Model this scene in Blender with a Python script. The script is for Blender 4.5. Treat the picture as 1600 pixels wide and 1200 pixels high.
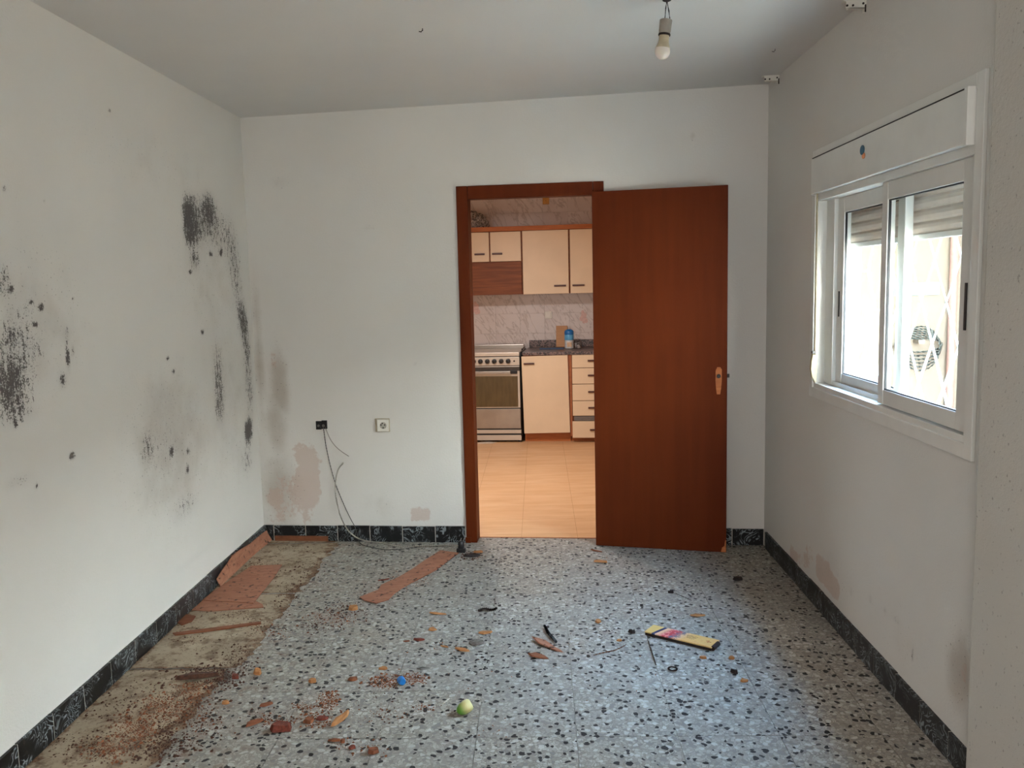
import bpy, bmesh, math, random
import numpy as np
from mathutils import Matrix, Vector

for o in list(bpy.data.objects):
    bpy.data.objects.remove(o)
SC = bpy.context.scene
COL = SC.collection
random.seed(7)

# ---------------------------------------------------------------- camera
FPX, PITCH, ROLL = 1336.8, .1152, -.0237
PSI, XL, XR, YB, BA, HC, CSL = .0325, -1.6832, 1.2551, 4.8773, .111, 2.5112, .0161
cp, sp = math.cos(PITCH), math.sin(PITCH)
cr, sr = math.cos(ROLL), math.sin(ROLL)
Fv = Vector((0, cp, -sp)); U0 = Vector((0, sp, cp)); R0 = Vector((1, 0, 0))
Rv = cr*R0 + sr*U0; Uv = -sr*R0 + cr*U0
CAMP = Vector((0, 0, 1.5))
cam = bpy.data.cameras.new('camera'); camo = bpy.data.objects.new('camera', cam); COL.objects.link(camo)
cam.sensor_width = 36; cam.lens = FPX/1600*36; cam.clip_start = .02
camo.matrix_world = Matrix(((Rv.x, Uv.x, -Fv.x, 0), (Rv.y, Uv.y, -Fv.y, 0), (Rv.z, Uv.z, -Fv.z, 1.5), (0, 0, 0, 1)))
SC.camera = camo

# ---------------------------------------------------------------- light
SC.view_settings.view_transform = 'Standard'; SC.view_settings.look = 'None'
SC.view_settings.gamma = 1; SC.view_settings.use_curve_mapping = False
SC.view_settings.exposure = 0.47
SKY, SUN, REAR, KITCH = 54.0, 28.0, 44.0, 32.5
w = bpy.data.worlds.new('sky'); SC.world = w; w.use_nodes = True
bg = w.node_tree.nodes['Background']; bg.inputs[1].default_value = SKY
# clear sky: pale towards the horizon, blue overhead
_g = w.node_tree.nodes.new('ShaderNodeTexCoord'); _x = w.node_tree.nodes.new('ShaderNodeSeparateXYZ'); _r = w.node_tree.nodes.new('ShaderNodeValToRGB')
_r.color_ramp.elements[0].position = .0; _r.color_ramp.elements[0].color = (.95, .93, .86, 1)
_r.color_ramp.elements[1].position = .95; _r.color_ramp.elements[1].color = (.22, .52, .97, 1)
_e = _r.color_ramp.elements.new(.38); _e.color = (.80, .88, .92, 1)
w.node_tree.links.new(_g.outputs['Generated'], _x.inputs[0]); w.node_tree.links.new(_x.outputs[2], _r.inputs[0]); w.node_tree.links.new(_r.outputs[0], bg.inputs[0])

nb = Vector((math.sin(BA), math.cos(BA), 0)); bb = Vector((math.cos(BA), -math.sin(BA), 0))
nr = Vector((math.cos(PSI), -math.sin(PSI), 0)); dv = Vector((math.sin(PSI), math.cos(PSI), 0))
def frame(o, x, y):
    return Matrix(((x.x, y.x, 0, o.x), (x.y, y.y, 0, o.y), (0, 0, 1, o.z), (0, 0, 0, 1)))
MB = frame(Vector((0, YB, 0)), bb, nb)          # back wall: x along, y beyond the wall
MR = frame(nr*XR, dv, -nr)                      # right wall: x along the depth, y into the room
ML = frame(nr*XL, dv, -nr)                      # left wall: x along the depth, y beyond the wall
MF = frame(Vector((0, 0, 0)), nr, dv)           # floor grid: x across, y along the depth
MW = Matrix.Identity(4)

def light(name, typ, M, energy, color, **k):
    l = bpy.data.lights.new(name, typ); l.energy = energy; l.color = color
    for a, v in k.items(): setattr(l, a, v)
    o = bpy.data.objects.new(name, l); COL.objects.link(o); o.matrix_world = M
    return o
sd = (nr*.50 - dv*.18 + Vector((0, 0, -.85))).normalized()
light('sun', 'SUN', sd.to_track_quat('-Z', 'Y').to_matrix().to_4x4(), SUN, (1, .95, .88), angle=.02)
# area light added for the light from the unseen opening behind the camera
light('rear_area_light', 'AREA', MF @ Matrix.Translation((-.1, -1.62, 1.2)) @ Matrix.Rotation(math.radians(90), 4, 'X'),
      REAR, (1, .955, .92), shape='RECTANGLE', size=1.7, size_y=2.0)
# sky portal in the window
light('window_portal', 'AREA', MR @ Matrix.Translation((3.15, -.19, 1.42)) @ Matrix.Rotation(math.radians(-90), 4, 'X'),
      1, (1, 1, 1), shape='RECTANGLE', size=1.4, size_y=.9).data.cycles.is_portal = True

# ---------------------------------------------------------------- pixel helpers (1600 x 1200 frame)
def ray(u, v): return Fv + Rv*((u-800)/FPX) - Uv*((v-600)/FPX)
def hit(u, v, o, n):
    d = ray(u, v); return CAMP + d*(n.dot(o-CAMP)/n.dot(d))
def fl(u, v, z=0.): return hit(u, v, Vector((0, 0, z)), Vector((0, 0, 1)))
def inf(M, p): return M.inverted() @ p
def onleft(u, v): p = inf(ML, hit(u, v, nr*XL, nr)); return p.x, p.z
def onright(u, v, d=0): p = inf(MR, hit(u, v, nr*(XR+d), nr)); return p.x, p.z
def onback(u, v, d=0): p = inf(MB, hit(u, v, Vector((0, YB, 0))+nb*d, nb)); return p.x, p.z

# ---------------------------------------------------------------- materials
def lin(h):
    c = [int(h[i:i+2], 16)/255 for i in (0, 2, 4)]
    return tuple((x/12.92 if x <= .04045 else ((x+.055)/1.055)**2.4) for x in c) + (1,)
class NT:
    def __init__(s, name):
        s.m = bpy.data.materials.new(name); s.m.use_nodes = True; s.t = s.m.node_tree
        s.b = s.t.nodes['Principled BSDF']
    def n(s, typ, ins=None, **k):
        x = s.t.nodes.new('ShaderNode'+typ)
        for a, v in k.items(): setattr(x, a, v)
        for i, v in (ins or {}).items(): s.put(x.inputs[i], v)
        return x
    def put(s, sock, v):
        if hasattr(v, 'links') and hasattr(v, 'is_output'): s.t.links.new(v, sock)
        else: sock.default_value = v
    def math(s, op, a, b=0., c=0., clamp=False):
        return s.n('Math', {0: a, 1: b, 2: c}, operation=op, use_clamp=clamp).outputs[0]
    def mix(s, f, a, b):
        x = s.n('Mix', data_type='RGBA')
        s.put(x.inputs[0], f); s.put(x.inputs[6], a); s.put(x.inputs[7], b); return x.outputs[2]
    def step(s, v, lo, hi, a=0., b=1.):
        return s.n('MapRange', {0: v, 1: lo, 2: hi, 3: a, 4: b}, interpolation_type='SMOOTHSTEP').outputs[0]
    def noise(s, co, scale, detail=3, rough=.55, dist=0.):
        return s.n('TexNoise', {'Vector': co, 'Scale': scale, 'Detail': detail, 'Roughness': rough, 'Distortion': dist}).outputs[0]
    def co(s, kind='Object'): return s.n('TexCoord').outputs[kind]
    def pos(s): return s.n('NewGeometry').outputs['Position']
    def scale(s, co, v): return s.n('VectorMath', {0: co, 1: v}, operation='MULTIPLY').outputs[0]
    def addv(s, co, v): return s.n('VectorMath', {0: co, 1: v}, operation='ADD').outputs[0]
    def rnd(s): return s.n('ObjectInfo').outputs['Random']
    def attr(s, name): return s.n('Attribute', attribute_name=name).outputs['Fac']
    def bump(s, h, strength=.3, dist=.002):
        s.t.links.new(s.n('Bump', {'Height': h, 'Strength': strength, 'Distance': dist}).outputs[0], s.b.inputs['Normal'])
    def set(s, **k):
        for a, v in k.items(): s.put(s.b.inputs[a.replace('_', ' ')], v)
        return s.m

def simple(name, h, rough=.6, var=.12, scale=30., bump=0., metal=0., spec=.5, coat=0.):
    t = NT(name); c = lin(h); n = t.noise(t.co(), scale, 3)
    d = tuple(x*(1-var) for x in c[:3])+(1,); l = tuple(min(1, x*(1+var)) for x in c[:3])+(1,)
    t.set(Base_Color=t.mix(t.step(n, .3, .7), d, l), Roughness=rough, Metallic=metal, Specular_IOR_Level=spec, Coat_Weight=coat)
    if bump: t.bump(n, .4, bump)
    return t.m
def wood(name, a, b, rough=.6, axis=(3, 40, 40), scale=2.2, spots=0.):
    t = NT(name); p = t.addv(t.scale(t.co(), axis), t.n('CombineXYZ', {0: t.math('MULTIPLY', t.rnd(), 37.)}).outputs[0])
    n = t.noise(p, scale, 5, .6, .6); c = t.mix(t.step(n, .3, .72), lin(a), lin(b))
    if spots:
        c = t.mix(t.step(t.noise(t.co(), 35, 4), .62-.1*spots, .70), c, lin('3c2a20'))
    t.set(Base_Color=c, Roughness=rough, Specular_IOR_Level=.3); t.bump(n, .25, .001); return t.m

def plaster(name, base='d9d6d0', stipple=1.0, dots=0.):
    t = NT(name); p = t.co()
    n1 = t.noise(p, 7, 5); n2 = t.noise(p, 150, 3, .65); n3 = t.noise(p, 38, 4, .6); nl = t.noise(p, 1.6, 3)
    sv = t.noise(t.scale(p, (60, 60, 14)), 1, 3, .6)
    mold, pink, damp = t.attr('mold'), t.attr('pink'), t.attr('damp')
    c = t.mix(t.step(nl, .3, .7), lin(base), tuple(x*.96 for x in lin(base)[:3])+(1,))
    c = t.mix(t.math('MULTIPLY', t.step(t.math('ADD', damp, t.math('MULTIPLY', t.math('SUBTRACT', n1, .5), .55)), .12, .75), .62), c, lin('9c8f80'))
    pm = t.step(t.math('ADD', pink, t.math('ADD', t.math('MULTIPLY', t.math('SUBTRACT', n1, .5), 1.25), t.math('MULTIPLY', t.math('SUBTRACT', n3, .5), .5))), .44, .56)
    c = t.mix(t.math('MULTIPLY', pm, .5), c, lin('bfa394'))
    c = t.mix(t.math('MULTIPLY', t.step(mold, .05, 1.), .34), c, lin('6d5f5c'))
    mm = t.math('ADD', mold, t.math('ADD', t.math('MULTIPLY', t.math('SUBTRACT', n2, .5), 1.15), t.math('ADD', t.math('MULTIPLY', t.math('SUBTRACT', n3, .5), .8), t.math('MULTIPLY', t.math('SUBTRACT', sv, .5), .7))))
    c = t.mix(t.math('MULTIPLY', t.math('MULTIPLY', t.step(mm, .46, .66), t.step(mold, .015, .07)), .84), c, lin('251c1a'))
    sp2 = t.math('MULTIPLY', t.step(t.noise(p, 100, 2, .5), .655, .71), t.step(damp, .04, .3))
    c = t.mix(t.math('MULTIPLY', sp2, .6), c, lin('4a4340'))
    if dots:
        c = t.mix(t.math('MULTIPLY', t.step(t.noise(p, 75, 2, .5), .66, .74), dots), c, lin('6a625a'))
    h = t.math('ADD', t.math('MULTIPLY', t.noise(p, 85, 3, .55), .7), t.math('MULTIPLY', n2, .4))
    t.bump(t.math('SUBTRACT', h, t.math('MULTIPLY', pm, .5)), .38*stipple, .0035)
    return t.set(Base_Color=c, Roughness=.85, Specular_IOR_Level=.2)

def terrazzo():
    t = NT('terrazzo'); p = t.addv(t.pos(), t.n('CombineXYZ', {0: t.math('MULTIPLY', t.rnd(), 53.), 1: t.math('MULTIPLY', t.rnd(), 31.)}).outputs[0])
    nz = t.n('TexNoise', {'Vector': p, 'Scale': 30., 'Detail': 2}).outputs['Color']
    pw = t.addv(p, t.scale(t.addv(nz, (-.5, -.5, -.5)), (.028, .028, 0)))
    v1 = t.n('TexVoronoi', {'Vector': pw, 'Scale': 48., 'Randomness': 1.})
    v2 = t.n('TexVoronoi', {'Vector': pw, 'Scale': 82.})
    v3 = t.n('TexVoronoi', {'Vector': pw, 'Scale': 82.}, feature='DISTANCE_TO_EDGE')
    r1 = t.n('SeparateColor', {0: v1.outputs['Color']}).outputs; r2 = t.n('SeparateColor', {0: v2.outputs['Color']}).outputs
    chip = t.mix(r2[0], lin('88837a'), lin('b0aba1'))
    chip = t.mix(t.step(r2[1], .8, .85), chip, lin('7f7c78'))
    c = t.mix(t.step(v3.outputs['Distance'], .02, .09), lin('7e786e'), chip)
    big = t.math('MULTIPLY', t.step(r1[2], .80, .81), t.step(v1.outputs['Distance'], .46, .40))
    c = t.mix(t.math('MULTIPLY', big, .6), c, lin('c8c5bf'))
    dirt = t.math('MULTIPLY', t.step(t.noise(t.pos(), 2.3, 6, .65), .45, .75), .25)
    c = t.mix(dirt, c, lin('8d7a66'))
    c = t.mix(t.math('MULTIPLY', t.math('MULTIPLY', t.rnd(), .25), 1.), c, lin('8f8c88'))
    blk = t.math('MULTIPLY', t.step(r1[0], .30, .29), t.step(v1.outputs['Distance'], t.math('MULTIPLY_ADD', r1[1], .20, .33), t.math('MULTIPLY_ADD', r1[1], .20, .30)))
    c = t.mix(t.math('MULTIPLY', blk, .95), c, lin('0f0f12'))
    # dust and rust dragged from the stripped side of the floor
    x = t.n('SeparateXYZ', {0: t.pos()}).outputs[0]
    side = t.math('MULTIPLY', t.step(x, -.45, -1.3), t.step(t.noise(t.pos(), 16, 5, .65), .5, .68))
    c = t.mix(t.math('MULTIPLY', side, .6), c, lin('6e4a34'))
    return t.set(Base_Color=c, Roughness=t.step(t.noise(t.pos(), 5, 3), .3, .7, .48, .65), Specular_IOR_Level=.22)

def dirtyslab():
    t = NT('dirty_slab'); p = t.pos()
    n = t.noise(p, 3.5, 6, .62); n2 = t.noise(p, 55, 4, .65); n3 = t.noise(p, 12, 6, .7)
    c = t.mix(t.step(n, .3, .7), lin('b0a18b'), lin('938470'))
    c = t.mix(t.math('MULTIPLY', t.step(n3, .47, .64), .75), c, lin('665140'))
    c = t.mix(t.math('MULTIPLY', t.step(n2, .58, .68), .75), c, lin('4a3528'))
    a = t.attr('edge')
    e = t.step(t.math('ADD', a, t.math('MULTIPLY', t.math('SUBTRACT', n3, .5), 2.4)), .5, .9)
    c = t.mix(t.math('MULTIPLY', e, .7), c, t.mix(t.step(n2, .4, .6), lin('4a3322'), lin('75513a')))
    t.bump(t.math('ADD', n2, n3), .4, .003)
    return t.set(Base_Color=c, Roughness=.9, Specular_IOR_Level=.15)

def skirting():
    t = NT('black_skirting'); p = t.addv(t.co(), t.n('CombineXYZ', {0: t.math('MULTIPLY', t.rnd(), 19.), 2: t.math('MULTIPLY', t.rnd(), 7.)}).outputs[0])
    n = t.noise(p, 10, 3, .5, 1.6)
    w1 = t.math('ABSOLUTE', t.math('SUBTRACT', t.math('FRACT', t.math('MULTIPLY', n, 9.)), .5))
    m = t.math('MULTIPLY', t.step(w1, .20, .04), t.step(t.noise(p, 9, 2), .40, .55))
    c = t.mix(t.math('MULTIPLY', m, .75), lin('0b0b0d'), lin('98a2a6'))
    c = t.mix(t.math('MULTIPLY', t.step(t.noise(t.pos(), 40, 4), .58, .75), .12), c, lin('80766a'))
    return t.set(Base_Color=c, Roughness=.35, Specular_IOR_Level=.35)

def marble():
    t = NT('veined_tile'); p = t.addv(t.co(), t.n('CombineXYZ', {0: t.math('MULTIPLY', t.rnd(), 11.)}).outputs[0])
    sx = t.n('SeparateXYZ', {0: p}).outputs
    ua_ = t.math('ADD', t.math('MULTIPLY', sx[0], .87), t.math('MULTIPLY', sx[2], .5)); va_ = t.math('SUBTRACT', t.math('MULTIPLY', sx[2], .87), t.math('MULTIPLY', sx[0], .5))
    q = t.n('CombineXYZ', {0: t.math('MULTIPLY', ua_, 5.2), 2: t.math('MULTIPLY', va_, 1.4)}).outputs[0]
    n = t.noise(q, 1.6, 4, .6, .5)
    v = t.math('ABSOLUTE', t.math('SUBTRACT', n, .5))
    c = t.mix(t.step(v, .03, .0, 0, .6), lin('d3c9c4'), lin('a3948c'))
    c = t.mix(t.step(t.noise(p, 3, 2), .4, .7, 0, .35), c, lin('bfb0aa'))
    return t.set(Base_Color=c, Roughness=.3)

def granite():
    t = NT('granite'); v = t.n('TexVoronoi', {'Vector': t.co(), 'Scale': 95.})
    r = t.n('SeparateColor', {0: v.outputs['Color']}).outputs[0]
    c = t.mix(t.step(r, .25, .8), lin('2b201e'), lin('7d6660'))
    return t.set(Base_Color=c, Roughness=.3)
def kitchenfloor():
    t = NT('orange_floor_tile'); p = t.pos()
    n = t.noise(t.scale(p, (2, 9, 1)), 1.5, 4); 
    c = t.mix(t.step(n, .3, .7), lin('dcb48a'), lin('cfa274'))
    c = t.mix(t.math('MULTIPLY', t.rnd(), .3), c, lin('d6aa7c'))
    return t.set(Base_Color=c, Roughness=.42, Specular_IOR_Level=.4)
def brown():
    t = NT('brown_paint'); p = t.co()
    n = t.noise(t.scale(p, (12, 12, .8)), 1.5, 3); n2 = t.noise(p, 3, 4)
    c = t.mix(t.step(n, .3, .7), lin('5e270f'), lin('58230d')); c = t.mix(t.step(n2, .4, .8, 0, .4), c, lin('652c13'))
    t.bump(n, .05, .0004)
    return t.set(Base_Color=c, Roughness=.5, Specular_IOR_Level=.07)

M = dict(
    wall_l=plaster('plaster_left'), wall_b=plaster('plaster_back'), wall_r=plaster('plaster_right'),
    ceil=plaster('plaster_ceiling', 'd6d4d0', .5), pillar=plaster('rough_stucco', 'cbc7bf', 1.7, .5),
    kwall=plaster('plaster_kitchen', 'e0c9ae', .4), shadewall=plaster('patio_darkened', '6f6a63', 1.), outwall=plaster('patio_render', 'd8d2c6', 1.),
    terr=terrazzo(), slab=dirtyslab(), skirt=skirting(), marble=marble(), granite=granite(), kfloor=kitchenfloor(), brown=brown(),
    grout=simple('grout', '8b857c', .9, .2, 60), kgrout=simple('kitchen_grout', 'b98f66', .9), joint=simple('pale_joint', 'bdb8ae', .9), wgrout=simple('wall_grout', 'b3a9a2', .9),
    white=simple('white_lacquer', 'dfdfda', .35, .03, 8), whiteplastic=simple('white_plastic', 'dddad0', .45, .04, 10),
    rubber=simple('black_gasket', '16181a', .6), steel=simple('steel', 'a8a29a', .32, .1, 5, metal=.85), black=simple('black_plastic', '121214', .4),
    cream=simple('cream_laminate', 'dfc9aa', .42, .03, 4), handle=simple('brown_handle', '4a2015', .4), edge=simple('orange_edge', '9a5a32', .5),
    teak=wood('teak_panel', '6b3a1e', '8a5029', .5, (1.5, 12, 26), 1.6), cornice=wood('orange_wood', 'a35d2e', 'b86f3c', .5, (3, 40, 40)),
    ply=wood('plywood', '8f5d47', 'a5735b', .7, (8, 30, 30), 1.5, .5), plydark=wood('plywood_dark', '6d3f2a', '835136', .7, (8, 30, 30)),
    tan=wood('tan_chip', 'b07c4e', '96643a', .7), red=simple('red_chip', '6b3020', .8, .35, 80, .002), dark=simple('dark_bit', '241a18', .8, .4, 60, .002),
    rust=simple('rust_crumb', '7c4b2e', .9, .45, 50), rust2=simple('brown_crumb', '4a2c1e', .9, .4, 90),
    bluecap=simple('blue_plastic', '1b6fb5', .35), lightblue=simple('light_blue_plastic', '58a6d6', .3),
    cablew=simple('white_cable', 'dedace', .5), cableg=simple('grey_cable', '5f605c', .5), enamel=simple('stove_enamel', 'c9bfb0', .3, .05, 6, .0, .2),
    coil=simple('grey_hose', '4c585a', .5), pipe=simple('red_pipe', '7a6360', .7), ground=simple('patio_floor', 'c6ad93', .8, .1, 6),
    metal=simple('aged_metal', '77756f', .5, .3, 60, metal=.6), strap=simple('beige_strap', 'cabd9c', .7), slat=simple('shutter_slat', 'd6c9bd', .5, .03),
)
def glassmat():
    t = NT('window_glass'); mx = t.n('MixShader'); tr = t.n('BsdfTransparent', {0: (.97, .99, .98, 1)}); gl = t.n('BsdfGlossy', {0: (1, 1, 1, 1), 1: .03})
    fz = t.n('LayerWeight', {0: .5}).outputs['Facing']; t.t.links.new(t.math('MULTIPLY_ADD', t.math('POWER', fz, 5.), .35, .03), mx.inputs[0]); t.t.links.new(tr.outputs[0], mx.inputs[1]); t.t.links.new(gl.outputs[0], mx.inputs[2])
    t.t.links.new(mx.outputs[0], t.t.nodes['Material Output'].inputs[0]); return t.m
M['glass'] = glassmat()
def bulbmat():
    t = NT('opal_bulb'); return t.set(Base_Color=lin('ded2c8'), Roughness=.25, Subsurface_Weight=.2)
M['opal'] = bulbmat()
def ovenglass():
    t = NT('oven_glass'); n = t.noise(t.scale(t.co(), (14, 1, 3)), 2, 3)
    return t.set(Base_Color=t.mix(n, lin('40351f'), lin('6b5a3a')), Roughness=.18)
M['oven'] = ovenglass()
def clearplastic():
    t = NT('clear_plastic'); n = t.noise(t.co(), 60, 4, .7, 1.5)
    t.bump(n, 1., .01)
    return t.set(Base_Color=t.mix(t.step(n, .4, .6), lin('4a4544'), lin('d8d2d0')), Roughness=.15, Transmission_Weight=.25)
M['film'] = clearplastic()
def coverprint():
    t = NT('printed_cover'); s = t.n('SeparateXYZ', {0: t.co()}).outputs; x = s[0]
    n = t.noise(t.co(), 90, 3, .6); wx = t.math('ADD', x, t.math('MULTIPLY', s[1], -.25))
    c = t.mix(t.step(wx, -.095, -.094), lin('d3b06a'), lin('d8b48c'))
    c = t.mix(t.math('MULTIPLY', t.step(wx, -.108, -.107), t.step(wx, -.092, -.093)), c, lin('22345f'))
    ph = t.math('MULTIPLY', t.step(wx, -.085, -.06), t.step(wx, .0, -.025))
    c = t.mix(ph, c, t.mix(t.step(n, .42, .6), lin('b03a44'), lin('d98a86')))
    bl = t.math('MULTIPLY', t.step(wx, -.04, -.03), t.step(wx, .012, .0))
    c = t.mix(t.math('MULTIPLY', bl, t.step(n, .45, .55)), c, lin('566077'))
    c = t.mix(t.step(wx, .0, .03), c, t.mix(t.step(n, .5, .75), lin('d9ae6c'), lin('cf9663')))
    return t.set(Base_Color=c, Roughness=.4)
M['print'] = coverprint()

# ---------------------------------------------------------------- mesh helpers
class B:
    def __init__(s): s.v = []; s.f = []
    def add(s, vs, fs, X=None):
        k = len(s.v); s.v += [tuple(X @ Vector(p)) if X is not None else tuple(p) for p in vs]; s.f += [tuple(i+k for i in q) for q in fs]; return s
    def box(s, x0, x1, y0, y1, z0, z1, X=None):
        vs = [(x, y, z) for z in (z0, z1) for y in (y0, y1) for x in (x0, x1)]
        return s.add(vs, [(0, 2, 3, 1), (4, 5, 7, 6), (0, 1, 5, 4), (2, 6, 7, 3), (0, 4, 6, 2), (1, 3, 7, 5)], X)
    def prism(s, poly, z0, z1, X=None):
        n = len(poly); a = sum(poly[i][0]*poly[(i+1) % n][1]-poly[(i+1) % n][0]*poly[i][1] for i in range(n))
        if a < 0: poly = poly[::-1]
        vs = [(p[0], p[1], z0) for p in poly]+[(p[0], p[1], z1) for p in poly]
        return s.add(vs, [tuple(range(n-1, -1, -1)), tuple(range(n, 2*n))]+[(i, (i+1) % n, n+(i+1) % n, n+i) for i in range(n)], X)
    def tube(s, pts, r, n=8, X=None, closed=False):
        pts = [Vector(p) for p in pts]; m = len(pts); vs = []
        up = Vector((0, 0, 1))
        for i, p in enumerate(pts):
            a = pts[(i-1) % m] if closed else pts[max(i-1, 0)]; b = pts[(i+1) % m] if closed else pts[min(i+1, m-1)]
            d = (b-a).normalized(); u = d.cross(up)
            if u.length < .05: u = d.cross(Vector((1, 0, 0)))
            u.normalize(); q = d.cross(u); up = q if q.length else up
            rr = r[i] if isinstance(r, (list, tuple)) else r
            vs += [p+u*(rr*math.cos(2*math.pi*k/n))+q*(rr*math.sin(2*math.pi*k/n)) for k in range(n)]
        fs = []
        for i in range(m if closed else m-1):
            j = (i+1) % m
            fs += [(i*n+k, i*n+(k+1) % n, j*n+(k+1) % n, j*n+k) for k in range(n)]
        if not closed: fs += [tuple(range(n-1, -1, -1)), tuple(range((m-1)*n, m*n))]
        return s.add(vs, fs, X)
    def lathe(s, prof, n=24, X=None):
        vs = []; fs = []
        for r, z in prof: vs += [(r*math.cos(2*math.pi*k/n), r*math.sin(2*math.pi*k/n), z) for k in range(n)]
        for i in range(len(prof)-1): fs += [(i*n+k, i*n+(k+1) % n, (i+1)*n+(k+1) % n, (i+1)*n+k) for k in range(n)]
        fs += [tuple(range(n-1, -1, -1)), tuple(range((len(prof)-1)*n, len(prof)*n))]
        return s.add(vs, fs, X)
    def build(s, name, mat, parent=None, bevel=0, smooth=False, mw=None, recalc=True, **props):
        me = bpy.data.meshes.new(name); me.from_pydata(s.v, [], s.f)
        if bevel or recalc:
            bm = bmesh.new(); bm.from_mesh(me)
            if recalc: bmesh.ops.recalc_face_normals(bm, faces=bm.faces)
            if bevel: bmesh.ops.bevel(bm, geom=bm.edges[:], offset=bevel, segments=2, profile=.6, affect='EDGES', clamp_overlap=True)
            bm.to_mesh(me); bm.free()
        if smooth:
            me.polygons.foreach_set('use_smooth', [True]*len(me.polygons)); me.set_sharp_from_angle(angle=math.radians(40))
        me.materials.append(M[mat] if isinstance(mat, str) else mat)
        o = bpy.data.objects.new(name, me); COL.objects.link(o)
        if parent: o.parent = parent
        if mw is not None: o.matrix_world = mw
        for k, v in props.items(): o[k] = v
        return o
def tag(o, label, cat, group=None, kind=None):
    o['label'] = label; o['category'] = cat
    if group: o['group'] = group
    if kind: o['kind'] = kind
    return o
def thing(name, label, cat, mw=MW, loc=(0, 0, 0), group=None, kind=None):
    o = bpy.data.objects.new(name, None); COL.objects.link(o); o.empty_display_size = .1
    o.matrix_world = mw @ Matrix.Translation(loc)
    return tag(o, label, cat, group, kind)
def T(*a): return Matrix.Translation(a)
def RX(d): return Matrix.Rotation(math.radians(d), 4, 'X')
def RY(d): return Matrix.Rotation(math.radians(d), 4, 'Y')
def RZ(d): return Matrix.Rotation(math.radians(d), 4, 'Z')

def clip(poly, nx, ny, c):          # keep nx*x+ny*y <= c
    out = []
    for i in range(len(poly)):
        a, b = poly[i], poly[(i+1) % len(poly)]; da = nx*a[0]+ny*a[1]-c; db = nx*b[0]+ny*b[1]-c
        if da <= 0: out.append(a)
        if da*db < 0: k = da/(da-db); out.append((a[0]+k*(b[0]-a[0]), a[1]+k*(b[1]-a[1])))
    return out

def wallgrid(name, mw, rects, thick, step, mat, blobs, label):
    """wall from rectangles (a0,a1,z0,z1) in the plane y=0, each a slab with a fine front grid carrying stain masks"""
    V = []; Fa = []; k = 0; front = []
    for a0, a1, z0, z1 in rects:
        nx = max(1, int(round((a1-a0)/step))); nz = max(1, int(round((z1-z0)/step)))
        xs = np.linspace(a0, a1, nx+1); zs = np.linspace(z0, z1, nz+1)
        X, Z = np.meshgrid(xs, zs, indexing='ij')
        V.append(np.stack([X.ravel(), np.zeros(X.size), Z.ravel()], 1)); front.append(np.ones(X.size))
        i, j = np.meshgrid(np.arange(nx), np.arange(nz), indexing='ij'); i = i.ravel(); j = j.ravel()
        q = np.stack([i*(nz+1)+j, (i+1)*(nz+1)+j, (i+1)*(nz+1)+j+1, i*(nz+1)+j+1], 1)+k
        if thick < 0: q = q[:, ::-1]
        Fa += q.tolist(); k += X.size
        bv = np.array([(x, y, z) for z in (z0, z1) for y in (0, thick) for x in (a0, a1)], float)
        fs = [(0, 2, 3, 1), (4, 5, 7, 6), (2, 6, 7, 3), (0, 4, 6, 2), (1, 3, 7, 5)]
        if thick < 0: fs = [f[::-1] for f in fs]
        Fa += [tuple(c+k for c in f) for f in fs]; V.append(bv); front.append(np.zeros(8)); k += 8
    V = np.concatenate(V); front = np.concatenate(front)
    me = bpy.data.meshes.new(name); me.from_pydata(V.tolist(), [], Fa); me.materials.append(M[mat])
    for an in ('mold', 'pink', 'damp'):
        val = np.zeros(len(V))
        for kind, cx, cz, rx, rz, s in blobs:
            if kind != an: continue
            pw = 5. if an == 'pink' else 2.; d = (np.abs((V[:, 0]-cx)/rx)**pw+np.abs((V[:, 2]-cz)/rz)**pw)**(1/pw)
            g = s*np.exp(-np.clip(d, 0, 9)**(3.5 if an == 'pink' else 2.2)*.9)
            val = np.maximum(val, g) if an != 'mold' else 1-(1-val)*(1-np.minimum(g, .999))
        at = me.attributes.new(an, 'FLOAT', 'POINT'); at.data.foreach_set('value', (val*front).astype(np.float32))
    o = bpy.data.objects.new(name, me); COL.objects.link(o); o.matrix_world = mw
    return tag(o, label, 'wall', kind='structure')
def pxblobs(lst, fn):
    out = []
    for kind, u, v, du, dv_, s in lst:
        x, z = fn(u, v); x0, _ = fn(u-du, v); x1, _ = fn(u+du, v); _, z0 = fn(u, v-dv_); _, z1 = fn(u, v+dv_)
        out.append((kind, x, z, max(.008, abs(x1-x0)/2), max(.008, abs(z1-z0)/2), s))
    return out

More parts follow.
